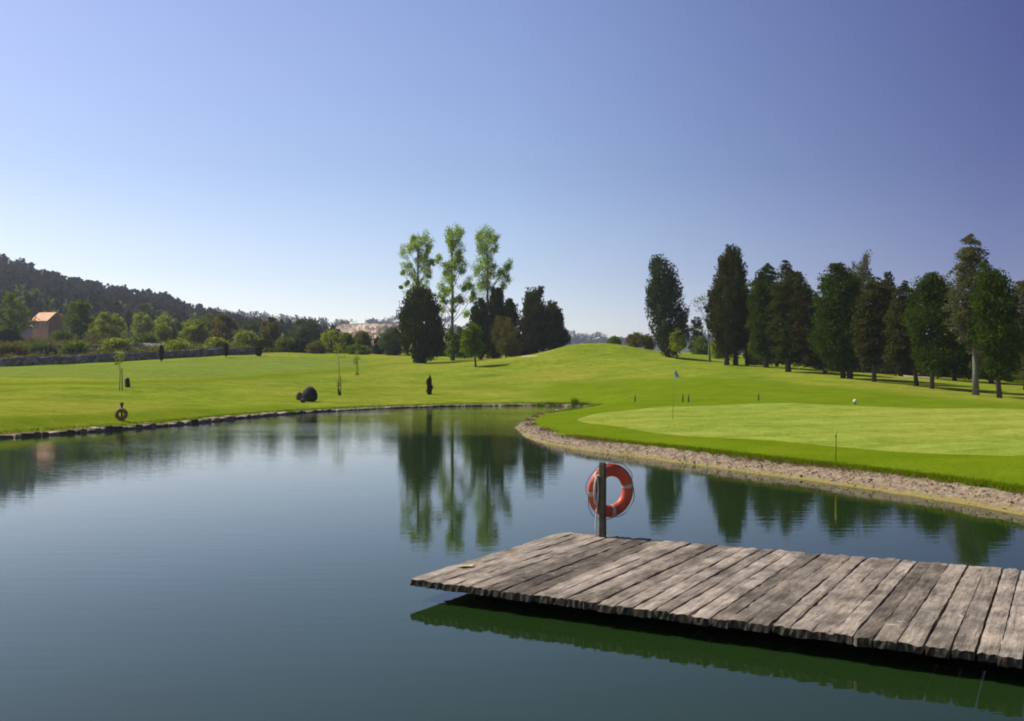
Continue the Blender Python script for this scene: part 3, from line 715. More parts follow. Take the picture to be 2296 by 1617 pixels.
tree("conifer_tree", "spire-topped conifer behind, showing a small green cone tip", "tree", GR, (1988, 841), 80,
     z5([(405, 760, 780), (450, 735, 800), (520, 710, 815), (600, 700, 835), (800, 690, 850), (1000, 700, 850), (1200, 710, 830)]), 'conifer', 'c', 170, 6500, 0.32, 0.6, 'up', 0.45, 0.35, 0.15, r=0.16)
tree("conifer_tree", "short brownish conifer between the spire-topped conifer and the dark broad pine", "tree", GR, (2056, 867), 59,
     z5([(495, 895, 925), (560, 855, 955), (650, 820, 985), (800, 780, 1010), (1000, 760, 1020), (1150, 780, 1040), (1230, 830, 1020)]), 'conifer_b', 'c', 190, 7200, 0.28, 0.55, 'droop', 0.45, 0.35, 0.18, r=0.13)
tree("pine_tree", "broad dark pine with a rounded crown and thin leaning trunk", "tree", GR, (2090, 872), 57,
     z5([(445, 1100, 1190), (480, 1040, 1225), (550, 990, 1270), (650, 965, 1300), (800, 960, 1335), (1000, 990, 1380), (1130, 1000, 1380), (1240, 1060, 1260)]), 'pine', 'c', 260, 9800, 0.28, 0.55, 'out', 0.45, 0.35, 0.16, r=0.13)
tree("cedar_tree", "tallest sparse grey cedar with a dark tuft at its tip and bare lower trunk", "tree", GR, (2188, 886), 52.5,
     z5([(80, 1465, 1495), (150, 1400, 1535), (180, 1420, 1545), (250, 1372, 1570), (300, 1400, 1580), (350, 1362, 1602), (450, 1345, 1620), (520, 1370, 1610), (600, 1295, 1600), (700, 1330, 1600), (800, 1315, 1600), (900, 1370, 1590), (1000, 1400, 1590), (1050, 1450, 1580)]),
     'sparse', 'c', 210, 5200, 0.30, 0.55, 'droop', 0.38, 0.15, 0.25, bark=BARKP, r=0.17)
tree("pine_tree", "dark stepped pine at the right of the grey cedar on a straight dark trunk", "tree", GR, (2242, 893), 50,
     z5([(325, 1590, 1640), (370, 1570, 1660), (420, 1565, 1690), (480, 1555, 1760), (560, 1555, 1810), (700, 1540, 1860), (900, 1560, 1885), (1100, 1580, 1885), (1250, 1640, 1850), (1320, 1690, 1790)]), 'pine', 'c', 280, 10500, 0.27, 0.55, 'out', 0.45, 0.35, 0.18, r=0.13)
tree("sparse_tree", "brownish thin tree cut by the right edge of the picture", "tree", GR, (2300, 880), 60,
     z5([(480, 1900, 1960), (560, 1850, 2020), (700, 1830, 2060), (900, 1840, 2080), (1100, 1860, 2080), (1300, 1900, 2040)]), 'sparse', 'c', 130, 4200, 0.3, 0.5, 'droop', 0.4, 0.2, 0.22, r=0.13)
tree("conifer_tree", "dark conifer just outside the frame beyond the brownish thin tree", "tree", GR, (2400, 890), 56,
     [(610, 2390, 2410), (660, 2360, 2440), (740, 2330, 2470), (840, 2340, 2470)], 'conifer', 'c', 120, 4500, 0.3, 0.6, 'droop', 0.45, 0.35, 0.18, r=0.14)
GU = "dark understory bushes behind the right-hand wood"
for lab, x, d, ty, hw, mt, md in [("dark conifer filling the gap between the slim-tipped conifer and the jagged dark fir", 1742, 84, 640, 40, 'conifer', 'droop'), ("dark conifer behind the slanted-trunk conifer", 1832, 82, 662, 42, 'conifer', 'droop'),
        ("dark conifer behind the left half of the round-topped pine", 1868, 78, 640, 40, 'conifer', 'up'), ("dark conifer between the spire-topped conifer and the short brownish one", 2020, 72, 660, 40, 'conifer', 'droop'),
        ("dark conifer between the broad pine and the grey cedar", 2140, 68, 672, 42, 'conifer', 'droop'), ("dark conifer behind the twin-tipped pyramid conifer's right side", 1688, 92, 655, 30, 'conifer', 'up'), ("dark conifer behind the stepped pine's left side", 2222, 66, 650, 36, 'conifer', 'droop')]:
    d2 = DD(d); by = YH-(gz1((x-CX)/F*d2, d2)-H)/d2*F
    tree("conifer_tree", lab, "tree", GR, (x, by), d, [(ty, x-3, x+3), (ty+25, x-hw*.5, x+hw*.5), (ty+70, x-hw*.9, x+hw*.9), (by-50, x-hw, x+hw), (by-12, x-hw*.8, x+hw*.8)], mt, 'c', 150, 5200, 0.33, 0.6, md, 0.45, 0.35, 0.15, r=0.15)
und = [("dark bush behind the trunks of the round-topped pine", 1870, 95, 770, 60, 'dark'), ("dark bush behind the narrow conifer's straight trunk", 1935, 96, 765, 62, 'conifer'),
       ("dark bush left of the pale sand bunker under the wood", 2000, 92, 770, 58, 'dark'), ("dark bush behind the leaning trunk of the broad pine", 2070, 88, 765, 60, 'conifer'),
       ("dark bush left of the bare cedar trunk", 2140, 82, 775, 60, 'dark'), ("low green bush behind the cedar's bare trunk", 2195, 76, 790, 52, 'mid'),
       ("dark bush behind the stepped pine's trunk", 2250, 74, 780, 60, 'dark'), ("dark bush at the right edge of the picture under the brownish thin tree", 2310, 70, 790, 60, 'mid')]
for lab, x, d, ty, hw, mt in und:
    d2 = DD(d); by = YH-(gz1((x-CX)/F*d2, d2)-H)/d2*F
    tree("bush", lab, "bush", GU, (x, by), d, [(ty, x-hw*.35, x+hw*.35), (ty+18, x-hw*.8, x+hw*.8), ((ty+by)/2, x-hw, x+hw), (by-2, x-hw*.9, x+hw*.9)], mt, 'r', 90, 3200, 0.36, 0.7, 'out', 0.55, 0.2, 0.2, r=0.1)
# gap between the grey columnar tree and the pyramid conifer
GB = "bushes on the skyline left of the right-hand wood"
for lab, mt, x0, x1, y0, y1, d, nm in [
    ("round yellow-green bush on the skyline behind the grass mound", 'olive', 1406, 1446, 750, 776, 112, "bush"),
    ("brownish bush between the yellow-green skyline bush and the grey columnar tree", 'olive', 1440, 1466, 752, 782, 114, "bush"),
    ("low dark bushes peeping over the right end of the grass mound", 'mid', 1366, 1392, 757, 776, 118, "bush"),
    ("dark blue-green tree filling the gap right of the grey columnar tree", 'dark', 1543, 1580, 714, 792, 125, "bushy_tree"),
    ("green bush at the foot of the gap beside the grey columnar tree", 'mid', 1548, 1600, 760, 800, 110, "bush"),
    ("light bush beneath the left side of the twin-tipped pyramid conifer", 'light', 1590, 1625, 765, 806, 98, "bush"),
    ("grey-green bush between the pyramid conifer's trunks and the slim-tipped conifer", 'mid', 1672, 1712, 765, 818, 88, "bush")]:
    xm = (x0+x1)/2; hw = (x1-x0)/2
    tree(nm, lab, "bush" if nm == "bush" else "tree", GB, (xm, y1), d, [(y0, xm-hw*.4, xm+hw*.4), (y0+(y1-y0)*.25, xm-hw*.85, xm+hw*.85), (y0+(y1-y0)*.6, xm-hw, xm+hw), (y1, xm-hw*.8, xm+hw*.8)],
         mt, 'r', 50, 1700, 0.3, 0.5, 'out', 0.6, 0.2, 0.2, r=0.07)
# half-dead tree left of the pyramid conifer: bare limbs with few leaves
def bare_tree():
    rng = np.random.RandomState(77); d = DD(86); X = (1592-CX)/F*d; base = np.array([X, d, gz1(X, d)]); root = thing("dead_tree", base, "half-dead pale tree with bare twisted limbs left of the pyramid conifer", "tree")
    k = d/F; P = lambda x, y, e=0: np.array([(x-CX)*k, d+e, H-(y-YH)*k])
    lim = [(.55, P(1568, 690), .4), (.7, P(1562, 676, .5), .35), (.8, P(1578, 668, -.4), .35), (.4, P(1572, 735, .3), .35), (.65, P(1606, 690, .4), .35), (.5, P(1580, 715, -.5), .3), (.85, P(1571, 671, .2), .3)]
    local(trunk_mb(base, P(1583, 672), 0.12, rng, lim).build("trunk", BARKP, root, True), base)
    pt = np.vstack([p+rng.randn(60, 3)*0.28 for _, p, _ in lim]); v, f = leaf_quads(pt, rng.randn(len(pt), 3), 0.2, 0.5, rng)
    local(mesh_np("crown", v, f, LEAF['sparse'], root), base)
bare_tree()

# low scrub that covers the terraces: one mass, no single plant to tell apart
def scrub():
    rng = np.random.RandomState(55); pts = []
    for _ in range(620):
        x = rng.uniform(-120, 900); q = DD(rng.uniform(101 if x < 500 else 118, 165)); X = (x-CX)/F*q
        w0 = np.interp(x, [-120, 0, 150, 300, 400, 480, 575, 900], [95, 95, 99, 102, 106, 110, 120, 132]); q = max(q, DD(w0)+1.2); X = (x-CX)/F*q
        r = rng.uniform(.5, 1.3); m_ = int(160*r)
        pts.append(np.array([X, q, gz1(X, q)+r*.35])+rng.randn(m_, 3)*np.array([r*.8, r*.7, r*.32]))
    pts = np.vstack(pts); v, f = leaf_quads(pts, rng.randn(len(pts), 3), .34, .6, rng)
    tag(mesh_np("undergrowth", v, f, LEAF['scrub']), "low olive and green scrub covering the terraces behind the stone walls", "undergrowth", kind="stuff")
scrub()
# ---- left middle distance: trees and bushes behind the stone wall
GL = "trees and bushes beyond the stone wall"
mids = [
    ("leafy_tree", "big leafy tree with a dark underside at the left edge beside the house", 'mid', -30, 74, 662, 764, 150, 1.0),
    ("leafy_tree", "dark round tree just right of the orange house", 'mid', 147, 214, 676, 760, 150, 1.0),
    ("leafy_tree", "light green tree beside the dark round tree near the house", 'light', 206, 277, 703, 768, 148, 1.0),
    ("slim_tree", "slim pale tree on the slope above the light green tree", 'bluish', 279, 298, 692, 745, 190, 1.0),
    ("bush", "yellow-green bush on the terrace slope right of the slim pale tree", 'light', 296, 345, 704, 750, 185, 1.0),
    ("bush", "small bright green bush over the dark cypress by the wall", 'light', 348, 381, 728, 768, 150, 1.0),
    ("bush", "grey-green bush between two bright green bushes", 'bluish', 378, 414, 722, 768, 156, 1.0),
    ("leafy_tree", "rounded bright green tree over the bend of the stone wall", 'light', 404, 466, 720, 778, 145, 1.0),
    ("leafy_tree", "tall brownish half-leafed tree behind the stone wall", 'olive', 466, 532, 708, 780, 150, 1.0),
    ("bush", "low bright bush at the right of the brownish half-leafed tree", 'light', 528, 578, 746, 784, 140, 1.0),
    ("leafy_tree", "olive-brown tree left of the blue-green trees", 'olive', 584, 632, 713, 776, 155, 1.0),
    ("leafy_tree", "blue-green spreading tree below the far ridge", 'bluish', 650, 722, 718, 774, 150, 1.0),
    ("bush", "dark hedge bush directly under the olive-brown tree", 'dark', 574, 622, 768, 795, 124, 0.8),
    ("bush", "dark hedge bush with a yellow-green top at the fairway edge", 'mid', 616, 660, 760, 795, 124, 0.8),
    ("bush", "dark hedge bush below the blue-green spreading tree", 'dark', 656, 702, 768, 796, 124, 0.8),
    ("bush", "olive bush at the right end of the dark hedge", 'olive', 694, 728, 770, 797, 122, 0.8),
    ("leafy_tree", "fresh green bushy tree in front of the beige scree", 'light', 722, 768, 742, 798, 128, 1.0),
    ("bush", "green bush under the beige scree, left of the pale hut", 'mid', 760, 800, 748, 798, 134, 1.0),
    ("bush", "olive bush under the beige scree, right of the pale hut", 'olive', 792, 836, 744, 798, 138, 1.0),
    ("bush", "low dark bush below the pale hut", 'mid', 776, 826, 778, 800, 124, 0.8),
    ("bush", "dark pointed bush left of the egg-shaped conifer", 'dark', 838, 860, 756, 798, 128, 1.0),
    ("leafy_tree", "blue-green tree touching the egg-shaped conifer's left side", 'bluish', 854, 906, 738, 802, 125, 1.0),
    ("bush", "shaded bush behind the egg-shaped conifer's right side", 'dark', 960, 1010, 770, 803, 122, 0.8),
    ("bush", "dark bush on the terrace in front of the orange house", 'mid', 120, 160, 742, 772, 150, 1.0),
    ("bush", "dark bush in the shade left of the house under the big leafy tree", 'dark', -10, 44, 744, 776, 148, 1.0),
    ("bush", "pale green bush on the upper terrace wall", 'light', 232, 290, 766, 786, 118, 0.8),
    ("bush", "grey bush between the brownish and the olive-brown trees", 'bluish', 538, 590, 722, 768, 175, 1.0),
    ("leafy_tree", "pale green tree on the slope behind the two bright green bushes", 'light', 340, 392, 712, 750, 185, 1.0),
    ("leafy_tree", "shaded green tree behind the rounded bright green tree", 'mid', 448, 490, 706, 748, 190, 1.0),
    ("leafy_tree", "tall bluish tree at the foot of the wooded hill above the slim pale tree", 'bluish', 300, 352, 684, 740, 205, 1.0),
    ("bush", "olive bush on the terrace between the house bush and the dark round tree", 'olive', 206, 250, 752, 776, 138, 1.0),
    ("bush", "bright bush overhanging the wall under the brownish half-leafed tree", 'light', 462, 508, 762, 786, 122, 0.8),
    ("bush", "yellowish bush behind the wall between the dark cypress and the rounded tree", 'light', 372, 420, 768, 792, 116, 0.8),
    ("bush", "dull green bush on the wall below the dark round tree", 'mid', 140, 196, 772, 794, 112, 0.8),
    ("bush", "olive bush on the wall at the far left under the big leafy tree", 'olive', -20, 60, 776, 796, 112, 0.8),
    ("bush", "grey-green bush on the wall below the orange house", 'bluish', 72, 128, 776, 794, 112, 0.8),
    ("bush", "small bush above the wall left of the bright rounded tree", 'mid', 300, 352, 752, 778, 140, 1.0),
]
for nm, lab, mt, x0, x1, y0, y1, d, dp in mids:
    xm = (x0+x1)/2; hw = (x1-x0)/2; hgt = y1-y0
    tree(nm, lab, "bush" if nm == "bush" else "tree", GL, (xm, y1), d, [(y0, xm-hw*.3, xm+hw*.25), (y0+hgt*.15, xm-hw*.72, xm+hw*.65), (y0+hgt*.4, xm-hw, xm+hw*.95), (y0+hgt*.65, xm-hw*.95, xm+hw), (y0+hgt*(.86 if nm != "bush" else .97), xm-hw*.55, xm+hw*.6)],
         mt, 'r', 70, 2600, 0.40, 0.75, 'out', 0.65, 0.25, 0.2, r=0.14 if nm != "bush" else 0.07, depth=dp)
for lab, x, y0, y1, w, d in [("narrow dark cypress shrub standing against the stone wall", 362, 774, 806, 6, 97), ("small dark shrub on the wall below the brownish tree", 507, 769, 796, 6, 104),
                             ("dark squat shrub at the right end of the stone wall", 580, 775, 797, 9, 108), ("slender dark green young cypress on the meadow near the pond's far end", 963, 842, 886, 7, 65)]:
    tree("cypress_shrub", lab, "shrub", None, (x, y1), d, [(y0, x-1, x+1), (y0+(y1-y0)*.25, x-w*.8, x+w*.8), (y0+(y1-y0)*.6, x-w, x+w), (y1-(y1-y0)*.1, x-w*.75, x+w*.75), (y1-1, x-w*.5, x+w*.5)], 'dark', 'c', 80, 1700, 0.17, 0.16, 'up', 0.5, 0.2, 0.08, r=0.05)

# saplings: stem, stake, tie, few leaves
def sapling(label, px, basey, topy, d, clumps, guard=None):
    rng = np.random.RandomState(int(px)); d = DD(d); k = d/F; X = (px-CX)*k; base = np.array([X, d, gz1(X, d)])
    root = thing("sapling", base, label, "sapling", "staked saplings on the meadow")
    zt = H-(topy-YH)*k
    tb = MB(); tb.tube([base+np.array([0, 0, -.1]), (X+.05, d, (base[2]+zt)/2), (X-.03, d, zt)], [.035, .028, .012], 7)
    local(tb.build("trunk", BARKP, root, True), base)
    sb = MB(); sb.tube([base+np.array([.18, .05, -.1]), base+np.array([.16, .04, 1.6])], [.035, .03], 7)
    local(sb.build("stake", BARK, root), base)
    pt = []
    for (cx, cy, r, m) in clumps: pt.append(np.array([(cx-CX)*k, d, H-(cy-YH)*k])+rng.randn(m, 3)*r*k*np.array([.5, .5, .6]))
    pt = np.vstack(pt); v, f = leaf_quads(pt, rng.randn(len(pt), 3), 0.16, 0.6, rng); local(mesh_np("crown", v, f, LEAF['light'], root), base)
    if guard:
        gb = MB(); gx = (guard[0]-CX)*k-X; gb.tube([(gx, 0, 0.0), (gx-.05, 0, (guard[2]-guard[1])*k*.55), (gx-.12, 0, (guard[2]-guard[1])*k)], [guard[3]*k, guard[3]*k*1.05, guard[3]*k*.8], 10)
        gb.build("tree_guard", GUARD, root, True)
GUARD = m_plain("green_guard", (0.022, 0.040, 0.006), (0.040, 0.062, 0.010), 8, 0.6)
sapling("thin tall staked sapling left of the dark green litter bin", 268, 872, 790, 53, [(266, 803, 9, 60), (272, 795, 7, 40), (262, 815, 6, 26)])
sapling("staked sapling with a dark green trunk guard right of the dark boulder", 759, 886, 775, 58, [(757, 780, 12, 70), (765, 790, 9, 40), (758, 860, 5, 30)], (761, 870, 887, 2.6))
sapling("small leafy staked sapling uphill of the guarded sapling", 799, 842, 776, 81, [(799, 803, 8, 110), (797, 812, 6, 80), (800, 838, 4, 50), (801, 790, 5, 30)])

# ------------------------------------------------------------------ far hills and woods
def hill(name, mat, xs, ys, d_ridge, d_foot, zfoot, back, rng, cols=90, rows=14):
    px = np.linspace(xs[0], xs[-1], cols); py = np.interp(px, xs, ys)
    v = []
    for j in range(rows):
        t = j/(rows-3) if j <= rows-3 else 1.0
        for i in range(cols):
            zr = H-(py[i]-YH)/F*d_ridge
            if j <= rows-3: d = d_foot+(d_ridge-d_foot)*t; z = zfoot+(zr-zfoot)*(t**0.9)
            else: d = d_ridge+back*(j-rows+3); z = zr*(1-0.45*(j-rows+3))
            v.append(((px[i]-CX)/F*d, d, z+rng.randn()*0.006*d_ridge*0.3*(0 < t < 1)))
    f = [(j*cols+i, j*cols+i+1, (j+1)*cols+i+1, (j+1)*cols+i) for j in range(rows-1) for i in range(cols-1)]
    tag(mesh_py(name, v, f, mat, None, True), kind="structure"); return np.array(v).reshape(rows, cols, 3)
rng = np.random.RandomState(21)
hx = [-900, -300, 0, 60, 130, 250, 340, 400, 440, 520, 640, 760, 900]; hy = [575, 592, 614, 632, 656, 681, 698, 710, 729, 748, 768, 785, 805]
H1 = hill("hill", HILLM, hx, hy, 640, 290, 3, 250, rng)
H2 = hill("far_hill", HILLM, [200, 400, 470, 600, 700, 771, 800, 900], [712, 711, 711, 720, 729, 735, 752, 775], 1150, 800, 8, 400, rng)
H3 = hill("scree_hill", SCREE, [640, 740, 770, 810, 850, 900, 980, 1100], [746, 733, 727, 725, 726, 724, 738, 762], 900, 640, 4, 300, rng)
H4 = hill("distant_hill", HILLM, [700, 840, 870, 900, 1100, 1280, 1320, 1400, 1480, 1700, 2200, 3200], [745, 727, 722, 722, 748, 758, 763, 768, 765, 758, 750, 745], 1500, 1200, 6, 500, rng)
def forest(name, label, HM, count, hmin, hmax, mat, rng, tmin=0.15, quads=60, spruce=0.5, xr=None, rowbias=0.7, tmax=1.0):
    rows, cols, _ = HM.shape; R = rows-3; vs = []
    for k in range(count):
        t = rng.uniform(tmin, tmax)**rowbias*R; c = rng.uniform(0, cols-1.01)
        if k < count*0.25 and tmax == 1.0: t = R-rng.uniform(0, .05)
        j, i = int(min(t, R-0.001)), int(c); p = HM[j, i]*(1-(t-j))+HM[min(j+1, R), i]*(t-j); p = p+(HM[j, i+1]-HM[j, i])*(c-i)
        X = p[0]/p[1]*F+CX
        if xr and not (xr[0] < X < xr[1]): continue
        h = rng.uniform(hmin, hmax); u = rng.uniform(0.05, 1, quads); th = rng.uniform(0, 2*PI, quads)
        if rng.rand() < spruce: r = h*0.24*(1.02-u)**0.75
        else: r = h*0.32*np.sqrt(np.clip(1-(2*u-1.05)**2, 0.02, 1))
        rr = r*rng.uniform(.5, 1.05, quads)
        c3 = np.stack([p[0]+rr*np.cos(th), p[1]+rr*np.sin(th), p[2]+u*h], 1)
        v, _ = leaf_quads(c3, rng.randn(quads, 3), h*0.19, 0.7, rng); vs.append(v)
    v = np.vstack(vs); return tag(mesh_np(name, v, np.arange(len(v)).reshape(-1, 4), mat), label, "forest", kind="stuff")
forest("forest", "dark pine forest covering the hill on the left skyline", H1, 3200, 7, 13, LEAF['forest'], rng, 0.1, 60, 0.5, (-600, 760))
forest("foothill_wood", "lighter green leafy wood along the foot of the dark pine hill", H1, 900, 5, 11, LEAF["foothill"], rng, 0.0, 90, 0.0, (-300, 760), 1.0, 0.48)
forest("far_forest", "dark blue wooded ridge sloping down behind the left meadow trees", H2, 700, 7, 11, LEAF['ridge'], rng, 0.5, 40, 0.3, (380, 790))
forest("distant_forest", "faint wooded rise on the skyline beyond the mound and the scree", H4, 7000, 5, 9, LEAF['ridge'], rng, 0.6, 30, 0.3, (820, 1600))
forest("scree_scrub", "scattered brownish scrub growing on the beige scree slope", H3, 420, 2, 4, LEAF["olive"], rng, 0.1, 24, 0.1, (700, 950), 1.0)
# ------------------------------------------------------------------ stone walls and terraces
def stone_wall(name, label, pxs, hgt, mat, thick=0.5, seed=1, group=None):
    """pxs: (px, bottom py, depth)"""
    rng = np.random.RandomState(seed)
    P = np.array([[(x-CX)/F*DD(d), DD(d)] for x, y, d in pxs]); hgt *= 1.45; P = resample(P, 0.8, False)
    z = gz(P); m = len(P); t = np.gradient(P, axis=0); t /= np.linalg.norm(t, axis=1)[:, None]; nn = np.stack([-t[:, 1], t[:, 0]], 1)
    top = z+hgt+rng.randn(m)*0.045
    v = []
    for q, zz in ((P-nn*thick/2, z-0.4), (P-nn*thick/2*.9, z+hgt*.5), (P-nn*thick/2*.8, top), (P+nn*thick/2*.8, top+rng.randn(m)*.03), (P+nn*thick/2, z-0.4)): v.append(np.c_[q, zz])
    v = np.vstack(v); f = []
    for r in range(4):
        i = np.arange(m-1); f.append(np.stack([r*m+i, r*m+i+1, (r+1)*m+i+1, (r+1)*m+i], 1))
    return tag(mesh_np(name, v, np.vstack(f), mat), label, "wall", group)
GW = "dry stone walls of the left terraces"
stone_wall("stone_wall", "long dark dry stone wall bounding the left meadow", [(-350, 828, 94), (0, 822, 93), (150, 818, 97), (300, 811, 100), (400, 803, 104), (480, 797, 108), (570, 793, 112)], 0.78, WALLM, 0.6, 1, GW)
stone_wall("stone_wall", "pale weathered terrace wall just above the long dark wall", [(-300, 805, 104), (0, 803, 103), (150, 800, 106), (260, 797, 108), (330, 795, 110)], 0.55, WALLP, 0.5, 2, GW)
stone_wall("stone_wall", "terrace wall in the shade below the orange house", [(-250, 790, 122), (20, 788, 120), (130, 786, 122), (230, 783, 124)], 0.8, WALLM, 0.5, 3, GW)
stone_wall("stone_wall", "short pale terrace wall right of the light green tree", [(255, 779, 128), (320, 777, 130), (385, 778, 128)], 0.7, WALLP, 0.5, 4, GW)
stone_wall("stone_wall", "upper broken terrace wall under the slim pale tree", [(278, 768, 142), (310, 766, 143), (345, 766, 144)], 0.8, WALLP, 0.5, 5, GW)
stone_wall("stone_wall", "low terrace wall under the rounded bright green tree", [(380, 790, 116), (440, 786, 119), (520, 784, 122)], 0.55, WALLP, 0.5, 6, GW)

# ------------------------------------------------------------------ orange house
STUC = m_plain("ochre_stucco", (0.34, 0.20, 0.115), (0.42, 0.26, 0.16), 0.8, 0.9)
STUCG = m_plain("grey_render", (0.16, 0.135, 0.125), (0.24, 0.20, 0.18), 0.8, 0.9)
TILE = m_plain("roof_tile", (0.55, 0.27, 0.13), (0.74, 0.46, 0.28), 2.0, 0.85)
GLASS = m_plain("dark_glass", (0.012, 0.008, 0.006), (0.022, 0.014, 0.010), 2.0, 0.15, 0.05, 0.01, 0.5)
def house():
    d = DD(172); k = d/F/1.5; X = (91-CX)*d/F; z0 = gz1(X, d); base = (X, d, z0)
    root = thing("house", base, "orange stuccoed house with a sunlit tiled roof among the trees at the left", "house", None, -0.34); root.scale = (1.5, 1.5, 1.5)
    w = 1.75; dp = 3.4; wall_h = (H-z0)/1.5-(717-YH)*k; ridge = (H-z0)/1.5-(700-YH)*k
    mb = MB(); mb.add([(-w, 0, -1), (w, 0, -1), (w, dp, -1), (-w, dp, -1), (-w, 0, wall_h-.1), (w, 0, wall_h-.1), (w, dp, wall_h-.1), (-w, dp, wall_h-.1), (w, dp/2, ridge-.1), (-w, dp/2, ridge-.1)],
           [(0, 1, 5, 4), (1, 2, 6, 8, 5), (2, 3, 7, 6), (3, 0, 4, 9, 7)])
    mb.build("wall", STUC, root)
    rb = MB()
    def slab(ya, za, yb, zb_):
        xa, xb = -w-.3, w+.12
        rb.add([(xa, ya, za), (xb, ya, za), (xb, yb, zb_), (xa, yb, zb_), (xa, ya, za+.13), (xb, ya, za+.13), (xb, yb, zb_+.13), (xa, yb, zb_+.13)],
               [(3, 2, 1, 0), (4, 5, 6, 7), (0, 1, 5, 4), (1, 2, 6, 5), (2, 3, 7, 6), (3, 0, 4, 7)])
    sl_ = (ridge-wall_h)/(dp/2)
    slab(-.35, wall_h-.35*sl_-.07, dp/2, ridge-.07); slab(dp+.35, wall_h-.35*sl_-.07, dp/2+.003, ridge-.07)
    rf = rb.build("roof", TILE, root)
    cb = MB(); cb.box(-1.2, -.8, dp/2+.2, dp/2+.6, ridge-.8, ridge+.35); cb.build("chimney", STUC, rf)
    for (wx, wz) in ((-1.05, wall_h-.95), (0.95, wall_h-.75)):
        fb = MB()
        for a in ((wx-.46, wx-.38, -.6, .6), (wx+.38, wx+.46, -.6, .6), (wx-.38, wx+.38, .52, .6), (wx-.38, wx+.38, -.6, -.52)): fb.box(a[0], a[1], -.06, .02, wz+a[2], wz+a[3])
        fr = fb.build("window", STUCG, root)
        pb = MB(); pb.box(wx-.38, wx+.38, -.03, .015, wz-.52, wz+.52); pb.build("pane", GLASS, fr)
    ab = MB(); ab.box(-5.6, -w-.02, 1.2, 5.0, -1, 2.6); an = ab.build("annex", STUCG, root)
    ab = MB(); ab.add([(-5.9, .8, 2.604), (-w-.03, .8, 2.604), (-w-.03, 5.3, 3.3), (-5.9, 5.3, 3.3), (-5.9, .8, 2.75), (-w-.03, .8, 2.75), (-w-.03, 5.3, 3.45), (-5.9, 5.3, 3.45)],
           [(3, 2, 1, 0), (4, 5, 6, 7), (0, 1, 5, 4), (1, 2, 6, 5), (2, 3, 7, 6), (3, 0, 4, 7)])
    ab.build("roof", TILE, an)
house()
def hut():
    d = DD(150); k = d/F/1.5; X = (783-CX)*d/F; z0 = gz1(X, d); root = thing("hut", (X, d, z0), "small pale hut with a light flat roof among the bushes below the scree", "hut", None, 0.1); root.scale = (1.5, 1.5, 1.5)
    h = (H-z0)/1.5-(770-YH)*k
    mb = MB(); mb.box(-.75, .75, 0, 1.6, -.3, h); mb.build("wall", m_plain("pale_render", (0.40, 0.36, 0.29), (0.5, 0.46, 0.38), 1.5, .9), root)
    mb = MB(); mb.box(-.9, .9, -.2, 1.8, h+.003, h+.16); mb.build("roof", SAND, root)
    mb = MB(); mb.box(-.25, .3, -.03, 0.02, -.3, h*.75); mb.build("door", GLASS, root)
hut()

# ------------------------------------------------------------------ things on the meadow
STONE = m_plain("dark_boulder", (0.012, 0.012, 0.014), (0.035, 0.032, 0.030), 3.0, 0.85, .6, .05)
BROWN = m_plain("brown_stump", (0.07, 0.05, 0.02), (0.14, 0.10, 0.05), 4.0, 0.9, .6, .04)
def rock(name, label, px, py, wpx, hpx, mat, seed, cat):
    p = hit(px, py); d = p[1]; k = d/F; r = np.random.RandomState(seed)
    root = thing(name, p, label, cat); dirs = norm(r.randn(6, 3)); amp = r.uniform(-.16, .2, 6)
    V = IV2*(1+sum(a*np.clip(IV2@q, 0, 1)**2 for a, q in zip(amp, dirs)))[:, None]*(1+r.randn(len(IV2), 1)*.075); V[:, :2] *= (1.0-0.12*V[:, 2:3])
    V = V*np.array([wpx*k/2, wpx*k/2*.8, hpx*k*.56])+np.array([0, 0, hpx*k*.42]); mesh_np("stone", V, IF2, mat, root, True, 3)
rock("boulder", "dark rounded boulder on the meadow by the far shore", 694, 899, 35, 35, STONE, 5, "boulder")
rock("rock", "small brown rock left of the dark boulder", 671, 896, 15, 17, BROWN, 6, "rock")
rock("rock", "flat dark stone at the foot of the dark boulder", 680, 902, 16, 8, STONE, 8, "rock")
BIN = m_plain("green_bin", (0.008, 0.020, 0.004), (0.016, 0.034, 0.008), 6.0, 0.5)
def litter_bin():
    p = hit(285, 869); k = p[1]/F; root = thing("litter_bin", p, "dark green litter bin on the left meadow beside the thin tall sapling", "bin")
    h = 22*k; r = 5.5*k
    mb = MB(); mb.tube([(.06, 0, -.05), (.04, 0, h*.2), (0, 0, h*.75), (-.02, 0, h*.82)], [r*.95, r, r, r*.9], 14); mb.build("body", BIN, root, True)
    mb = MB(); mb.tube([(-.02, 0, h*.823), (-.02, 0, h*.9), (-.02, 0, h)], [r*1.1, r*1.0, r*.5], 14); mb.build("lid", BIN, root, True)
litter_bin()
METAL = m_plain("pole_paint", (0.16, 0.17, 0.07), (0.22, 0.22, 0.10), 5, .4)
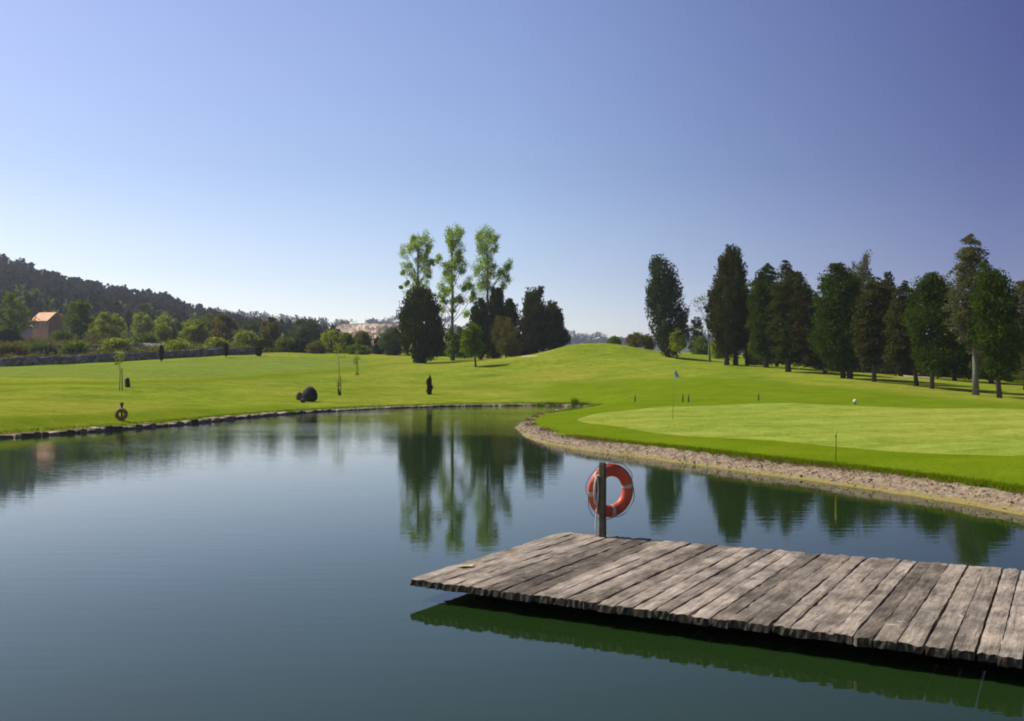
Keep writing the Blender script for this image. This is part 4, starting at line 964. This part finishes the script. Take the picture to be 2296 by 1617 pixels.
def flag():
    p = hit(1508, 943); k = p[1]/F; root = thing("golf_flag", p, "golf flagstick on the putting green with a limp pale blue flag", "flag")
    h = (943-828)*k
    mb = MB(); mb.tube([(0, 0, -.1), (.04, 0, h*.5), (.09, 0, h)], [.011, .010, .009], 8); mb.build("pole", METAL, root, True)
    m, nt, N, L = new_mat("flag_cloth"); co = coords(nt); principled(nt, ramp(nt, noise(nt, co, 6, 2), [(.42, (.16, .22, .38)), (.55, (.55, .62, .70))]), .8)
    cols, rows = 9, 7; v = []
    for j in range(rows):
        for i in range(cols):
            u = i/(cols-1); w = j/(rows-1); wd = .27*(0.45+.55*w)
            v.append((.09-.006*w+u*wd-.06*u, .05*math.sin(u*9+w*2)*u, h-.01-w*.34-u*.06*(1-w)))
    f = [(j*cols+i, j*cols+i+1, (j+1)*cols+i+1, (j+1)*cols+i) for j in range(rows-1) for i in range(cols-1)]
    o = mesh_py("flag", v, f, m, root, True); sm = o.modifiers.new("cloth", 'SOLIDIFY'); sm.thickness = .004
    mb = MB(); mb.tube([(0, 0, 0.003), (0, 0, .012)], [.055, .055], 16); mb.build("cup_rim", METAL, root)
flag()
def stake(label, px, basey, topy, mat, r=.03, group=None, name="stake"):
    p = hit(px, basey); k = p[1]/F; h = (basey-topy)*k; root = thing(name, p, label, "stake", group)
    mb = MB(); mb.tube([(0, 0, -.1), (0, 0, h*.92), (0, 0, h)], [r, r, r*.55], 10); mb.build("post", mat, root, True)
    mb = MB(); mb.tube([(0, 0, h*.78), (0, 0, h*.86)], [r*1.15, r*1.15], 10); mb.build("band", METAL, root, True)
YEL = m_plain("yellow_paint", (0.42, 0.34, 0.02), (0.55, 0.45, 0.04), 5, .5)
DKG = m_plain("dark_stake", (0.03, 0.045, 0.01), (0.055, 0.07, 0.02), 5, .7)
stake("slim yellow marker stake at the bank in front of the putting green", 1874, 1036, 964, YEL, .018)
GK = "dark stakes behind the putting green"
stake("dark stake left of the golf flag behind the narrow tip of the green", 1424, 903, 886, DKG, .04, GK)
stake("left one of the two close dark stakes right of the golf flag", 1531, 901, 884, DKG, .04, GK)
stake("right one of the two close dark stakes right of the golf flag", 1544, 901, 884, DKG, .04, GK)
stake("dark stake alone behind the middle of the green", 1701, 899, 881, DKG, .035, GK)
def marker():
    p = hit(1917, 905); k = p[1]/F; root = thing("tee_marker", p, "small round white marker at the back edge of the putting green", "marker")
    r = 4.6*k; m = m_plain("white_paint", (.5, .52, .42), (.62, .62, .52), 4, .5)
    mesh_np("ball", IV2*r+np.array([0, 0, r*1.1]), IF2, m, root, True, 3)
    mb = MB(); mb.tube([(0, 0, -.05), (0, 0, r*.3)], [r*.35, r*.5], 12); mb.build("base", DKG, root, True)
marker()
def reeds(label, px, py, n, hmax, wpx, seed):
    p = hit(px, py); d = p[1]; k = d/F; r = np.random.RandomState(seed); root = thing("reed_clump", p, label, "reeds", "reeds at the narrow end of the pond")
    P = np.c_[r.randn(n)*wpx*k*.5, r.randn(n)*.25]; v, f = blades(P, np.full(n, -.05), r.uniform(.4, 1, n)*hmax, r, .18, .03)
    mesh_np("leaves", v, f, LEAF['mid'], root, False, 3)
reeds("tall dark reed clump at the narrow end of the pond", 1288, 908, 260, 0.62, 8, 1)
reeds("low wide dark reed bed left of the tall reed clump", 1240, 907, 420, 0.30, 46, 2)
reeds("small reed clump right of the tall reed clump", 1310, 909, 160, 0.34, 12, 3)
reeds("dark tuft of grass on the shore below the dark boulder", 645, 927, 160, 0.22, 16, 4)

# ------------------------------------------------------------------ lifebuoys
def torus(R, r, a0=0.0, a1=2*PI, n=64, m=16, ry=1.0):
    v, f = [], []; closed = abs(a1-a0-2*PI) < 1e-6; N_ = n if closed else n+1
    for i in range(N_):
        a = a0+(a1-a0)*i/n
        for j in range(m):
            b = 2*PI*j/m; rr = R+r*math.cos(b); v.append((rr*math.cos(a), r*ry*math.sin(b), rr*math.sin(a)))
    for i in range(n):
        for j in range(m):
            i2 = (i+1) % N_; f.append((i*m+j, i*m+(j+1) % m, i2*m+(j+1) % m, i2*m+j))
    return v, f
ORANGE = m_plain("faded_orange_plastic", (0.36, 0.030, 0.016), (0.62, 0.125, 0.045), 4.0, 0.45, .15, .005, .4)
RUST = m_plain("rusty_orange_plastic", (0.16, 0.075, 0.025), (0.24, 0.11, 0.04), 6.0, 0.6)
BANDM = m_plain("grey_reflective_band", (0.36, 0.30, 0.25), (0.50, 0.44, 0.40), 9.0, 0.4)
ROPE = m_plain("blue_grey_rope", (0.10, 0.13, 0.17), (0.22, 0.25, 0.28), 30.0, 0.9)
ROPEP = m_plain("pale_rope", (0.40, 0.37, 0.27), (0.58, 0.54, 0.42), 30.0, 0.9)
def lifebuoy(loc, label, R, r, rot, mat, bands, bmat=None):
    root = thing("lifebuoy", loc, label, "lifebuoy", None, 0)
    root.rotation_euler = rot
    mesh_py("ring", *torus(R, r, ry=.8), mat, root, True)
    for a in bands:
        mesh_py("band", *torus(R, r*1.035, a-.09, a+.09, 6, 16, .8), bmat or BANDM, root, True)
    mb = MB(); pts = []
    for i in range(97):
        a = 2*PI*i/96; sag = abs(math.sin(2*(a-bands[0])))
        rr = R+r*1.05+sag*0.038+0.004*math.sin(a*13); pts.append((rr*math.cos(a), .012*math.sin(a*7), rr*math.sin(a)-sag*.012))
    mb.tube(pts, [.0055]*97, 6, False); mb.build("grab_rope", ROPE, root, True)
    return root
POSTM = m_plain("dark_post_wood", (0.055, 0.047, 0.022), (0.13, 0.11, 0.055), 5.0, 0.9, .7, .01)

# ------------------------------------------------------------------ jetty
DZ = 0.22
def dk(px, py): return W0(px, py, DZ)
A, B, Cc, Dd = dk(921, 1297), dk(2296, 1476), dk(1262, 1192), dk(2296, 1278)
yv = Vector((Cc-A)[:2]).normalized(); ang_y = math.atan2(yv.y, yv.x)
jr = thing("jetty", (A[0], A[1], 0.0), "weathered grey plank jetty reaching into the pond from the right", "jetty", None, ang_y-PI/2)
Mi = jr.matrix_basis.inverted()
def jl(p): q = Mi @ Vector((p[0], p[1], 0)); return q.x, q.y
(bx_, by_), (cx_, cy_), (dx_, dy_) = jl(B), jl(Cc), jl(Dd)
fslope = by_/bx_; bslope = (dy_-cy_)/(dx_-cx_)
rng = np.random.RandomState(5)
vs, fs = [], []; x = 0.0; k = 0; XEND = 13.2
tint = []
while x < XEND:
    w = rng.uniform(.140, .176) if k else .19
    gap = rng.choice([.008, .012, .017, .022], p=[.25, .35, .25, .15])
    y0 = fslope*x+rng.randn()*.012+(0 if k else 0.0); y1 = cy_+bslope*(x-cx_)+rng.randn()*.018
    ns, nx = 26, 5; th = .070; zt = DZ+rng.randn()*.004; skew = rng.randn()*.004; cup = rng.uniform(-.004, .006)
    base = len(vs)
    for layer in (0, 1):
        for i in range(ns+1):
            t = i/ns; yy = y0+(y1-y0)*t
            for j in range(nx+1):
                u = j/nx; xx = x+w*u+skew*(t-.5)*2
                e = 1.0 if j in (0, nx) else 0.0
                xx += e*rng.randn()*.0018; y_ = yy
                if i in (0, ns): y_ += rng.randn()*.008
                if layer == 0: z = zt+cup*(2*u-1)**2+(.003*math.sin(9*t+k*2.1))+rng.randn()*.0022-e*abs(rng.randn())*.006-(0.007*abs(rng.randn()) if i in (0, ns) else 0)
                else: z = zt-th-(abs(rng.randn())*.006 if i in (0, ns) else 0)
                vs.append((xx, y_, z))
    W_ = nx+1; LN = (ns+1)*W_
    for i in range(ns):
        for j in range(nx):
            a_ = base+i*W_+j; fs.append((a_, a_+1, a_+W_+1, a_+W_)); b_ = a_+LN; fs.append((b_, b_+W_, b_+W_+1, b_+1))
        for j, s_ in ((0, 0), (nx, 1)):
            a_ = base+i*W_+j; q = (a_, a_+W_, a_+W_+LN, a_+LN); fs.append(q if s_ == 0 else q[::-1])
    for i, s_ in ((0, 0), (ns, 1)):
        for j in range(nx):
            a_ = base+i*W_+j; q = (a_+1, a_, a_+LN, a_+LN+1); fs.append(q if s_ == 0 else q[::-1])
    x += w+gap; k += 1
def m_wood():
    m, nt, N, L = new_mat("weathered_planks")
    g = nt.nodes.new("ShaderNodeNewGeometry"); rnd = g.outputs["Random Per Island"]
    t = nt.nodes.new("ShaderNodeTexCoord"); mp = nt.nodes.new("ShaderNodeMapping"); mp.inputs["Scale"].default_value = (14, 0.9, 14)
    ad = nt.nodes.new("ShaderNodeVectorMath"); ad.operation = 'MULTIPLY_ADD'; cb = nt.nodes.new("ShaderNodeCombineXYZ"); L.new(rnd, cb.inputs[1])
    ad.inputs[1].default_value = (0, 37, 0); L.new(cb.outputs[0], ad.inputs[0]); L.new(t.outputs["Object"], ad.inputs[2]); L.new(ad.outputs[0], mp.inputs[0])
    grain = noise(nt, mp.outputs[0], 2.2, 6, 0.65, 0.6)
    blot = noise(nt, coords(nt, (1.5, 0.8, 1)), 2.6, 5, 0.65)
    fine = noise(nt, coords(nt, (2.5, 1, 2.5)), 16, 4, 0.7)
    tone = ramp(nt, rnd, [(0.0, (0.130, 0.106, 0.080)), (0.5, (0.225, 0.186, 0.144)), (1.0, (0.315, 0.262, 0.206))])
    c = mixc(nt, 0.85, tone, ramp(nt, grain, [(0.28, (0.50, 0.48, 0.46)), (0.5, (1, 1, 1)), (0.72, (1.35, 1.33, 1.30))]), 'MULTIPLY')
    c = mixc(nt, 0.8, c, ramp(nt, blot, [(0.34, (0.34, 0.34, 0.32)), (0.5, (0.90, 0.90, 0.89)), (0.64, (1.42, 1.40, 1.34))]), 'MULTIPLY')
    c = mixc(nt, 0.6, c, ramp(nt, fine, [(0.3, (0.6, 0.6, 0.58)), (0.7, (1.3, 1.3, 1.28))]), 'MULTIPLY')
    lich = ramp(nt, noise(nt, coords(nt), 7.0, 4, 0.6), [(0.66, (0, 0, 0)), (0.74, (1, 1, 1))])
    c = mixc(nt, lich, c, (0.40, 0.38, 0.28))
    bm = nd(nt, "ShaderNodeMath", operation='ADD'); L.new(grain, bm.inputs[0]); L.new(fine, bm.inputs[1])
    principled(nt, c, 0.92, bm.outputs[0], 0.8, 0.012, 0.15); return m
WOOD = m_wood()
deck = mesh_py("deck", vs, fs, WOOD, jr)
deck.data.materials.append(m_plain("shaded_mossy_end_grain", (0.020, 0.018, 0.011), (0.065, 0.058, 0.036), 18.0, 0.95, .7, .01))  # mossy plank ends, with the shade of the end faces painted into the colour
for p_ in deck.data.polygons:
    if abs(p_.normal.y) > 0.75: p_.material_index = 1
DARKW = m_plain("wet_timber", (0.012, 0.013, 0.008), (0.030, 0.028, 0.018), 6.0, 0.8, .5, .02)
for yy in (0.85, 1.65, 2.65):
    mb = MB(); yo = 0
    v8 = []
    for zz in (-.10, DZ-.075):
        for (xx, s_) in ((0.26, 0), (XEND, 0)):
            for dy in (0, .12):
                sl = fslope if yy < 1 else (bslope if yy > 2 else (fslope+bslope)/2)
                v8.append((xx, yy+sl*xx+dy+rng.randn()*.004, zz))
    mb.add(v8, [(0, 1, 3, 2), (4, 6, 7, 5), (0, 2, 6, 4), (1, 5, 7, 3), (0, 4, 5, 1), (2, 3, 7, 6)]); mb.build("beam", DARKW, jr)
for i in range(6):
    xx = 0.4+i*2.4
    for yy in (1.0, 2.3):
        mb = MB(); mb.tube([(xx, yy+fslope*xx, -1.2), (xx, yy+fslope*xx, DZ-.08)], [.085, .08], 12); mb.build("pile", DARKW, jr, True)
# yellow leaf lying on the jetty end
pl = dk(1043, 1272)
lf = thing("leaf", (pl[0], pl[1], DZ+.012), "pale yellow fallen leaf near the jetty's outer corner", "leaf", None, .4)
mesh_py("blade", [(-.10, 0, 0), (-.03, .045, .008), (.06, .04, .004), (.11, 0, .012), (.06, -.04, .003), (-.03, -.045, .01), (-.03, 0, .0), (.06, 0, -.002)],
        [(0, 6, 1), (1, 6, 7, 2), (2, 7, 3), (3, 7, 4), (4, 7, 6, 5), (5, 6, 0)], m_plain("yellow_leaf", (.42, .36, .15), (.55, .48, .24), 10, .7), lf)

# post with lifebuoy on the jetty
pb = dk(1351, 1204)
post = thing("wooden_post", (pb[0], pb[1], DZ-.02), "short dark square wooden post at the back edge of the jetty", "post", None, -0.42)
k = pb[1]/F; ph = (1204-1034)*k; hw = .042
mb = MB(); rng = np.random.RandomState(9)
secs = [0, .15, .4, .7, ph-.02, ph]
v = []
for zi, zz in enumerate(secs):
    s_ = hw*(1+rng.randn()*.03)*(0.86 if zi == 5 else 1); cmf = s_*.72
    for (a_, b_) in ((s_, cmf), (cmf, s_), (-cmf, s_), (-s_, cmf), (-s_, -cmf), (-cmf, -s_), (cmf, -s_), (s_, -cmf)): v.append((a_, b_, zz+(rng.randn()*.006 if zi == 5 else 0)))
f = [(i*8+j, i*8+(j+1) % 8, (i+1)*8+(j+1) % 8, (i+1)*8+j) for i in range(5) for j in range(8)]+[tuple(40+j for j in range(8))]
mb.add(v, f); mb.build("shaft", POSTM, post)
mb = MB(); mb.tube([(.0, .02, ph-.11), (.0, .14, ph-.10), (0, .20, ph-.085)], [.008]*3, 8); mb.build("hook", DARKW, post, True)
rc = W(1369, 1100, pb[1]+.16)
lifebuoy(rc, "faded orange-red lifebuoy with grey bands hanging on the jetty post", .272, .083, (0.05, 0.02, 0.50), ORANGE, [0.22, PI/2+.35+.2, PI+.1, 1.5*PI+.12])
# pale throw line hanging down beside the post
rp = (pb[0]-.085, pb[1]-.02, DZ)
rt = thing("throw_line", rp, "pale coiled rope hanging down the left side of the jetty post", "rope", None, 0)
mb = MB()
for q in range(5):
    pts = []; off = rng.randn(2)*.008
    for i in range(41):
        a = 2*PI*i/40; pts.append((.016*math.cos(a)*1.3+off[0]+q*.004-.01, .022*math.sin(a+q)+off[1]-.01, .60+.17*math.sin(a)+rng.randn()*.002))
    mb.tube(pts, [.010]*41, 6, False)
mb.build("coil", ROPEP, rt, True)
mb = MB(); mb.tube([(.012, 0, .45), (.0, -.01, .28), (-.006, 0, .12), (.012, .01, .0), (.05, .0, .008)], [.011]*5, 7); mb.build("tail", ROPEP, rt, True)
mb = MB(); mb.tube([(-.012, 0, .735), (.0, 0, .79), (.03, .0, .80), (.06, 0, .79)], [.016, .02, .016, .012], 7); mb.build("knot", ROPEP, rt, True)

# lifebuoy station on the far shore
p = hit(273, 944); k = p[1]/F; h2 = 40*k
st = thing("wooden_post", p, "small wooden post carrying the brown lifebuoy on the far left shore", "post")
mb = MB(); mb.tube([(0, 0, -.1), (0, 0, h2*.8), (0, 0, h2)], [.05, .045, .05], 8); mb.build("shaft", BROWN, st, True)
mb = MB(); mb.tube([(0, 0, h2*.84), (0, 0, h2+.01)], [.075, .085], 8); mb.build("cap", BROWN, st, True)
lifebuoy((p[0]+.03, p[1]-.13, p[2]+14.2*k), "rusty brown lifebuoy on a small post at the far left shore", 9.6*k, 4.2*k, (-.12, 0, .15), RUST, [0.3, PI/2+.3, PI+.3, 1.5*PI+.3], BROWN)

# ------------------------------------------------------------------ air, sky, sun
SUN_AZ = math.atan2(-0.95, 0.31)          # from +Y, clockwise positive towards +X
SUN_EL = math.radians(50)
hz = None
def haze(density):
    mb = MB(); mb.box(-2600, 2600, -400, 2600, -2.2, 190)
    m, nt, N, L = new_mat("haze_air"); v = nd(nt, "ShaderNodeVolumePrincipled", i_Density=density, i_Anisotropy=0.2)
    v.inputs["Color"].default_value = (0.80, 0.86, 1.0, 1); o = nt.nodes.new("ShaderNodeOutputMaterial"); L.new(v.outputs[0], o.inputs["Volume"])
    tag(mb.build("haze", m), "thin blue summer haze in the air over the golf course", "haze", kind="stuff")
HAZE = 0.00018
if HAZE: haze(HAZE)
sd = bpy.data.lights.new("sun", 'SUN'); sd.energy = 4.0; sd.angle = math.radians(0.53); sd.color = (1.0, 0.95, 0.87)
so = bpy.data.objects.new("sun", sd); link(so)
dirv = Vector((math.sin(SUN_AZ)*math.cos(SUN_EL), math.cos(SUN_AZ)*math.cos(SUN_EL), math.sin(SUN_EL)))
so.rotation_euler = dirv.to_track_quat('Z', 'Y').to_euler(); so.location = (-40, 20, 60)
SKYH = [(0.0, (.98, .86, .88)), (0.125, (.90, .79, .82)), (0.367, (.77, .72, .77)), (0.5, (.67, .645, .72)), (0.608, (.535, .515, .62)), (0.867, (.180, .178, .345)), (1.0, (.115, .115, .25))]
SKYV = [(0.0, (1.6, 1.5, 1.3)), (0.05, (1.58, 1.47, 1.29)), (0.10, (1.25, 1.19, 1.11)), (0.20, (1.04, 1.03, 1.01)), (0.32, (1.10, 1.03, 1.06)), (1.0, (1.0, .95, 1.0))]
wd = bpy.data.worlds.new("World"); S.world = wd; wd.use_nodes = True
nt = wd.node_tree; nt.nodes.clear(); L = nt.links
sky = nt.nodes.new("ShaderNodeTexSky"); sky.sky_type = 'NISHITA'; sky.sun_disc = False
sky.sun_elevation = SUN_EL; sky.sun_rotation = SUN_AZ % (2*PI); sky.air_density = 1.0; sky.dust_density = 0.6; sky.ozone_density = 3.0; sky.altitude = 100
bg = nt.nodes.new("ShaderNodeBackground"); bg.inputs[1].default_value = 0.12
ow = nt.nodes.new("ShaderNodeOutputWorld")
tcw = nt.nodes.new("ShaderNodeTexCoord"); sx = nt.nodes.new("ShaderNodeSeparateXYZ"); L.new(tcw.outputs["Generated"], sx.inputs[0])
mr = nd(nt, "ShaderNodeMapRange"); mr.inputs[1].default_value = -0.6; mr.inputs[2].default_value = 0.6; L.new(sx.outputs[0], mr.inputs[0])
hcol = ramp(nt, mr.outputs[0], SKYH)
skc = mixc(nt, 1.0, sky.outputs[0], hcol, 'MULTIPLY')
vcol = ramp(nt, sx.outputs[2], SKYV)
skc = mixc(nt, 1.0, skc, vcol, 'MULTIPLY')
L.new(skc, bg.inputs[0]); L.new(bg.outputs[0], ow.inputs[0])

# ------------------------------------------------------------------ render
S.render.engine = 'CYCLES'
S.view_settings.view_transform = 'Standard'; S.view_settings.look = 'None'; S.view_settings.gamma = 1.0; S.view_settings.use_curve_mapping = False
S.view_settings.exposure = 0.6
S.cycles.max_bounces = 6; S.cycles.transparent_max_bounces = 8; S.cycles.volume_bounces = 0
S.cycles.use_denoising = True
S.cycles.filter_width = 1.9
